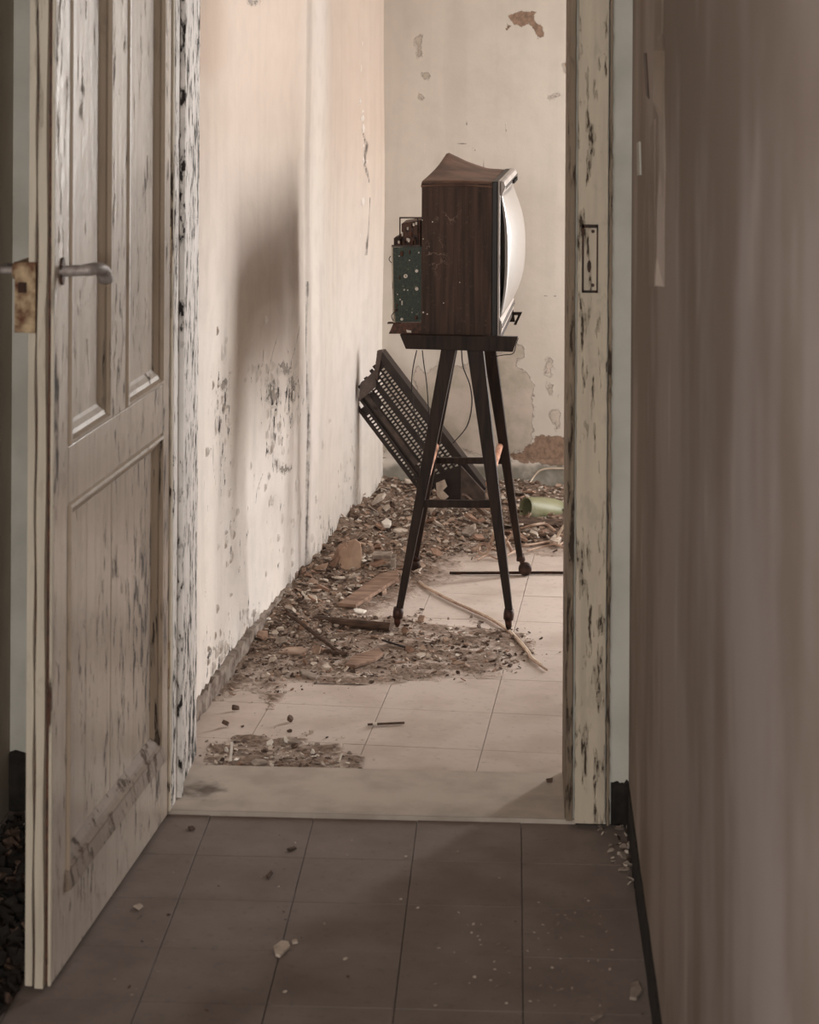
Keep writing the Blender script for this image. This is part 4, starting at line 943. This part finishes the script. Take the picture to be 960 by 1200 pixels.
# hollow block
yb_ = on_z(450, 676).y
def bxp(x0, y0, x1, y1, dpt, off=0): return prism([at_y(x, y, yb_+off) for x, y in ((x0, y0), (x1, y0), (x1, y1), (x0, y1))], (0, dpt, 0))
V, Fc = join([bxp(436, 652, 458, 655.5, .06), bxp(436, 655.5, 438, 672, .06), bxp(457.5, 655.5, 463, 674, .06), bxp(438, 668, 457.5, 672, .06)])
tag(mesh('hollow_block', V, Fc, M['chip_grey'], bevel=.001), 'small grey hollow block with a dark opening beside the stand leg', 'block')
# wire rod, sticks
p, q = on_z(527, 671.5, .006), on_z(676, 671.5, .006)
tag(mesh('metal_rod', *tube([p, p.lerp(q, .3), p.lerp(q, .7)+V3((0, .004, 0)), q], .0042, 8, 3), M['dark_iron']), 'long dark rod lying on the floor behind the right stand leg', 'rod')
p, q = on_z(431, 849, .004), on_z(474, 847, .004)
tag(mesh('stick', *tube([p, p.lerp(q, .5), q], .0026, 7, 2), M['chip_dark']), 'thin dark stick lying alone on the pale tiles', 'stick')
tag(mesh('paper_bit', *tube([on_z(437, 848, .0075), on_z(442, 848, .0075)], .003, 6, 1), M['paper']), 'white bit stuck on the lone thin stick', 'paper')
p = on_z(270, 894)
tag(mesh('paper_stub', *tube([V3((p.x, p.y, .001)), V3((p.x+.002, p.y+.01, .040))], .0028, 10, 1), M['paper']), 'thin white stub standing upright behind the threshold', 'stub')
tag(mesh('stone', *tube([on_z(363, 858, .004), on_z(367, 857, .005)], [.005, .0035], 8, 1), M['chip_cream']), 'tiny round pale stone on the tiles right of the upright stub', 'stone')
single('plaster_flake', 'curled pale flake in the debris behind the threshold', 'flake', [(333, 868), (345, 866), (352, 870), (350, 873), (338, 871)], .004, M['chip_grey'], .003)
single('plaster_flake', 'broad pale flake touching the threshold', 'flake', [(293, 895), (300, 891), (312, 892), (314, 896), (298, 899)], .004, M['chip_grey'], .002)
for i, (x, y, lb) in enumerate(((275, 833, 'largest dirt clod on the pale tiles near the left skirting'), (264, 852, 'small dirt clod below the largest one'), (339, 846, 'dark crumb alone on the pale tiles'), (313, 794, 'pale crumb at the left edge of the rubble'))):
    V, Fc = chip_verts(.010-.001*i, .008, .4, 6); o = mesh('clod', V, Fc, M['chip_dark'] if i != 3 else M['chip_cream'], local=True); o.location = on_z(x, y, .001); tag(o, lb, 'clod')
# flat twin flex across the floor
pts = [(485, 676), (492, 684), (505, 692), (530, 705), (552, 715), (575, 726), (592, 737), (603, 747), (613, 758), (619, 766), (622, 772), (632, 779), (641, 785)]
P1 = [on_z(x, y, .006) for x, y in pts]
fx_ = thing('floor_cable', 'pale twin cable running across the floor past the right front stand foot', 'cable', tuple(V3((P1[6].x, P1[6].y, 0))))
mesh('cable_core', *tube(P1, .0030, 7, 6), M['wire_tan'], fx_, smooth=True)
mesh('cable_core', *tube([p+V3((.004, .007, 0)) for p in P1[:-1]], .0028, 7, 6), M['wire_pale'], fx_, smooth=True)
# pale cable along the back wall
pts = [(610, 585), (614, 578), (620, 568), (627, 557), (634, 551), (645, 549), (660, 549), (690, 548)]
o = mesh('wall_cable', *tube([at_y(x, y, YF-.012-.02*max(0, (560-y < 0))*1.0) for x, y in pts], .0028, 7, 6), M['wire_pale'], smooth=True); tag(o, 'pale cable drooping along the foot of the back wall', 'cable')
# tangled cords
def coil(cx, cy, r, turns, z, n=26):
    c = on_z(cx, cy, z); out = []
    for i in range(n):
        t = i/n*turns*2*math.pi; rr = r*(1-.45*i/n); out.append(c+V3((math.cos(t)*rr, math.sin(t)*rr*.6, math.sin(t)*rr*.75+r*.7)))
    return out
tag(mesh('wire_coil', *tube(coil(567, 650, .022, 2.1, .004), .0022, 7, 2), M['wire_tan'], smooth=True), 'round coil of tan wire left of the cord tangle', 'wire')
random.seed(11)
tang = [([(573, 645), (577, 632), (583, 618), (590, 628), (597, 640), (600, 648)], 'wire_tan', .0040, 'bent tan cord arching behind the right front stand leg'),
        ([(583, 650), (590, 640), (596, 630), (604, 622)], 'wire_tan', .003, 'tan cord end beside the arching cord'),
        ([(560, 654), (572, 650), (585, 653), (600, 650), (612, 645)], 'wire_tan', .0022, 'thin tan cord lying along the floor by the coil'),
        ([(610, 622), (625, 624), (640, 622), (655, 628), (668, 634)], 'wire_tan', .0035, 'tan cord topmost in the tangle under the green pottery'),
        ([(612, 634), (628, 628), (646, 630), (660, 622), (672, 618)], 'chip_dark', .004, 'dark cord crossing the tangle under the green pottery'),
        ([(612, 640), (630, 637), (645, 636), (655, 640), (672, 632)], 'wire_tan', .003, 'tan cord lowest in the tangle under the green pottery'),
        ([(651, 634), (655, 626), (659, 619), (661, 616)], 'wire_pale', .0032, 'pale cord end sticking up at the right of the tangle'),
        ([(618, 646), (635, 641), (650, 642), (662, 646), (676, 648)], 'wire_tan', .0022, 'thin cord trailing over the pale tiles beside the casing')]
for pts, m, r, lb in tang:
    P = [on_z(x, y, .012) for x, y in pts]; P = [V3((p.x, p.y, mound_h(p.x, p.y)+.006+random.uniform(0, .014))) for p in P]
    if 'arching' in lb or 'sticking' in lb:
        yb0 = P[0].y; P = [at_y(x, y, yb0) for x, y in pts]; P = [V3((p.x, p.y, max(p.z, .006))) for p in P]
    tag(mesh('tangled_cord', *tube(P, r*1.25, 7, 5), M[m], smooth=True), lb, 'cord')
# pottery vessel lying on its side, open broken end to the left
yv = on_z(640, 613).y
pa, pb = at_y(616, 595.5, yv), at_y(672, 601.5, yv+.11)
ax = (pb-pa).normalized(); R3 = ax.to_track_quat('X', 'Z').to_matrix().to_4x4(); Mx = Matrix.Translation(pa) @ R3; Lv = (pb-pa).length
s = Lv/.15
prof = [(.0, .0335), (.012, .0365), (.03, .0385), (.06, .0405), (.085, .040), (.105, .036), (.13, .028), (.155, .019), (.18, .014), (.20, .014), (.20, .010), (.18, .010), (.15, .014), (.10, .030), (.06, .0345), (.012, .031), (0, .0300), (0, .0335)]
pot = mesh('pottery_jar', *lathe([(a*s, b*.98) for a, b in prof], Mx), M['pottery'], smooth=True); tag(pot, 'green glazed pottery jar lying on its side with a broken open end', 'jar')
slab3('shadow_gap_plank', 'dark plank filling the shadow gap under the green pottery jar', 'plank', [on_z(x, y, .012) for x, y in ((598, 613), (606, 609), (668, 614), (664, 620), (604, 618))], (0, 0, .012), M['chip_dark'])  # dark board put in for the shadow gap under the jar
slab3('plaster_slab', 'pale plaster wedge at the right end of the cord tangle', 'slab', [on_z(x, y, .01) for x, y in ((644, 637), (650, 630), (658, 634), (654, 640))], (0, 0, .012), M['chip_cream'])
slab3('plaster_slab', 'white plaster lump below the left wall corner', 'slab', [on_z(x, y, .03) for x, y in ((447, 616), (453, 611), (459, 615), (457, 619), (450, 619))], (0, 0, .012), M['paper'])

# ------------------------------------------------------------ television back cover leaning in the corner
yc = 6.72
cv = thing('television_back_cover', 'dark slotted plastic television back cover leaning in the left corner', 'back cover', tuple(V3((at_y(500, 560, yc).x, yc, 0))))
cn = V3((.22, 1, 0)).normalized()        # the cover stands a little oblique
cp0 = at_y(450, 430, yc)
def cq(px, py, off=0.0): return on_plane(px, py, cp0+cn*off, cn)
outer = [(443, 411), (448, 410.5), (570, 573), (560, 585), (487, 562), (484, 556), (421, 471), (439, 452)]
# rims along the edges (depth away from the camera)
def strip(p, q, wpx, dep, name='rim', mat='cover', off=-.01):
    a = np.array(p, float); b = np.array(q, float); d = (b-a)/np.linalg.norm(b-a); nrm = np.array((-d[1], d[0]))*wpx
    return mesh(name, *prism([cq(*a, off), cq(*b, off), cq(*(b+nrm), off), cq(*(a+nrm), off)], cn*dep), M[mat], cv, bevel=.001)
strip((447, 411), (570, 573), 7.5, .045)
strip((421, 469), (487, 559), -3.5, .03); 
strip((426, 464), (486, 546), -6.0, .012, 'ledge', 'cover_grey', -.004)
mesh('end_rim', *prism([cq(442, 411, -.012), cq(448, 410, -.012), cq(446, 424, -.012), cq(442, 446, -.012), cq(438.5, 441, -.012)], cn*.02), M['cover_grey'], cv, bevel=.001)
mesh('side_flap', *prism([cq(439, 434, -.014), cq(422, 450, -.045), cq(420, 471, -.045), cq(441, 453, -.014)], cn*.006), M['cover_grey'], cv, bevel=.001)
mesh('clip', *prism([cq(433, 460, -.004), cq(440, 463, -.004), cq(447, 474, -.004), cq(443, 481, -.004), cq(437, 479, -.004), cq(439, 471, -.004)], cn*.02), M['cover'], cv)
# slotted plate: long ribs with fine bars between them
L0 = np.array((449.5, 425.0)); du2 = np.array((.604, .797)); dv2 = np.array((-.797, .604))
def pl(u, v): return tuple(L0+du2*u+dv2*v)
def rib(v0, v1, ua, ub, off=0.0, dep=.006): return prism([cq(*pl(ua, v0), off), cq(*pl(ub, v0), off), cq(*pl(ub, v1), off), cq(*pl(ua, v1), off)], cn*dep)
rows = []; v = 3.0
bands = [(3, 7.2), (9, 13.2), (15, 19.2), (25.5, 29.7), (31.2, 35.4), (37, 41.2), (47, 54)]
ribs = [(-4, 3), (7.2, 9), (13.2, 15), (19.2, 25.5), (29.7, 31.2), (35.4, 37), (41.2, 47), (54, 58)]
ustart = lambda v: 2+.30*v if v < 44 else 36
for a0, b0 in ribs: rows.append(rib(a0, b0, ustart(b0)-6 if b0 < 44 else ustart(b0)-22, 158-.1*b0, -.001, .007))
plate = []
mesh('rib', *join(rows), M['cover'], cv)['kind'] = 'stuff'
bars = []
for a0, b0 in bands:
    u = ustart(a0)
    while u < 150-.05*a0:
        m0 = 2.1
        bars.append(prism([cq(*pl(u, a0), .002), cq(*pl(u+m0, a0), .002), cq(*pl(u+m0, b0), .002), cq(*pl(u, b0), .002)], cn*.004)); u += 4.3
    bars.append(rib(a0, b0, ustart(a0)-9, ustart(a0)-.1, .002, .004)); bars.append(rib(a0, b0, 150-.05*a0, 158, .002, .004))
gb = mesh('grille_bar', *join(bars), M['cover'], cv); gb['kind'] = 'stuff'
# tube housing at the lower end
mesh('tube_housing', *prism([cq(512, 560, -.002), cq(540, 546, -.002), cq(540, 590, -.002), cq(518, 590, -.002)], cn*.03), M['cover'], cv, bevel=.002)
mesh('housing_side', *prism([cq(540, 546, -.02), cq(568, 577, -.02), cq(569, 591, -.02), cq(540, 590, -.02)], cn*.01), M['cover_grey'], cv, bevel=.001)
mesh('lower_brace', *prism([cq(484, 558, -.003), cq(512, 556, -.003), cq(540, 545, -.003), cq(540, 550, -.003), cq(514, 566, -.003), cq(490, 566, -.003)], cn*.01), M['cover'], cv)
mesh('torn_paper', *prism([cq(511, 566, -.03), cq(521, 562, -.03), cq(524, 570, -.03), cq(519, 575, -.03), cq(526, 582, -.03), cq(519, 588, -.03), cq(512, 580, -.03)], cn*.002), M['chip_cream'], cv)
slab3('plank_scrap', 'dark thin plank poking out of the rubble under the back cover', 'plank', [at_y(x, y, 6.5) for x, y in ((541, 580), (546, 581), (572, 604), (566, 605))], (0, .03, 0), M['chip_dark'])

# ------------------------------------------------------------ peeled paint that stands proud of the walls
def flake(c, tx, tz, nn, wd, ht, curl):
    n = 5; V = []; jag = [random.uniform(.6, 1) for _ in range(n+1)]
    for i in range(n+1):
        t = i/n; V.append(c+tz*(ht*(t-.5))-tx*wd*.5*jag[i]+nn*.0006); V.append(c+tz*(ht*(t-.5))+tx*wd*.5*jag[-i]+nn*(curl*(.4+.6*math.sin(t*3.1))))
    return V, [(2*i, 2*i+1, 2*i+3, 2*i+2) for i in range(n)]
random.seed(21); fl = []
clusters = [(262, 470, 12, 60, 26), (300, 440, 22, 22, 20), (320, 490, 12, 70, 30), (340, 450, 8, 50, 16), (265, 770, 14, 22, 46), (300, 728, 14, 16, 34), (345, 688, 12, 14, 26), (388, 630, 12, 18, 24), (405, 560, 8, 50, 20), (270, 620, 12, 90, 20), (418, 180, 3, 100, 14), (340, 600, 30, 80, 26)]
for cx, cy, sx_, sy_, n in clusters:
    for _ in range(n):
        x, y = random.gauss(cx, sx_*.6), random.gauss(cy, sy_*.6)
        p = on_plane(x, y, Wa, wnor)
        if p.z < .05 or p.y > YF-.08 or p.y < YB+.05: continue
        dd = float(left_disp(np.array([x]), np.array([y]), np.array([(p-LWA).dot(wdir)]), np.array([p.z]))[0])
        fl.append(flake(p+wnor*(dd+.0004), wdir, V3((0, 0, 1)), wnor, random.uniform(.004, .014), random.uniform(.008, .03), random.uniform(.002, .007)))
o = mesh('paint_flakes', *join(fl), M['left_wall'], bpy.data.objects['wall_left'], attrs={a_: np.full(sum(len(f[0]) for f in fl), -1. if a_ in ('peel', 'bare', 'line') else 0.) for a_ in ('peel', 'bare', 'damp', 'crk', 'line', 'tint')}); o['kind'] = 'stuff'
# long lifted strips of paint on the corridor's right wall
wr = bpy.data.objects['wall_corridor_right']; WM[wr.name] = Matrix.Identity(4)
def wall_strip(pts_l, pts_r, lift_l, lift_r, name='paint_strip'):
    V = []
    for (a, b, la, lb) in zip(pts_l, pts_r, lift_l, lift_r):
        p = on_plane(*a, (XR, 0, 0), (1, 0, 0)); q = on_plane(*b, (XR, 0, 0), (1, 0, 0)); V += [p-V3((la, 0, 0)), q-V3((lb, 0, 0))]
    n = len(pts_l); o = mesh(name, V, [(2*i, 2*i+1, 2*i+3, 2*i+2) for i in range(n-1)], M['smoky'], wr, solid=.0012); return o
wall_strip([(776, -20), (776, 40), (777.6, 60), (777.6, 118), (778, 135), (778.8, 200), (778, 250), (778, 300), (778.4, 335)], [(777, -20), (777, 40), (779, 60), (779, 118), (779, 135), (780, 200), (779, 250), (779, 300), (779, 336)],
           [.003, .004, .014, .016, .008, .007, .010, .010, .013], [.0006]*9)
wall_strip([(765, 150), (766, 180), (765, 230), (766, 300), (766, 335)], [(768, 140), (768, 180), (768, 230), (768, 300), (768, 336)], [.004, .005, .006, .007, .007], [.0006]*5)
mesh('bare_gap', *prism([on_plane(x, y, (XR, 0, 0), (1, 0, 0)) for x, y in ((755, 62), (758, 62), (761, 116), (758, 112))], (-.0012, 0, 0)), M['dark_iron'], wr)
mesh('paint_strip', *prism([on_plane(x, y, (XR, 0, 0), (1, 0, 0)) for x, y in ((748, 168), (751, 166), (752, 205), (749, 206))], (-.003, 0, 0)), M['green_wall'], wr)
# dark rubbish on the floor behind the door
Z_dk = [V3((XL+.03, 2.9, 0)), V3((-.80, 2.9, 0)), V3((-.775, 3.5, 0)), V3((-.76, 4.12, 0)), V3((XL+.03, 4.13, 0))]
def dark_rubble():
    V, Fc, mi = [], [], []; DK = [M['chip_cream'], M['chip_dark'], M['grout'], M['dark_base']]
    for _ in range(900):
        x = random.uniform(XL+.02, -.79); y = random.uniform(3.0, 4.12); v, f = chip_verts(random.uniform(.004, .022), random.uniform(.002, .012), .5); n = len(V)
        V += [q+V3((x, y, .0006+random.random()*.01)) for q in v]; Fc += [tuple(i+n for i in q) for q in f]; mi += [random.choices((0, 1, 3), (1, 22, 77))[0]]*len(f)
    o = mesh('rubble', np.array([tuple(v) for v in V]), Fc, DK, mi=mi); tag(o, 'dark rubble on the corridor floor in the gap behind the open door', 'rubble', None, 'stuff')
dark_rubble()
print('tiles', n1, n2, 'objects', len(bpy.data.objects))
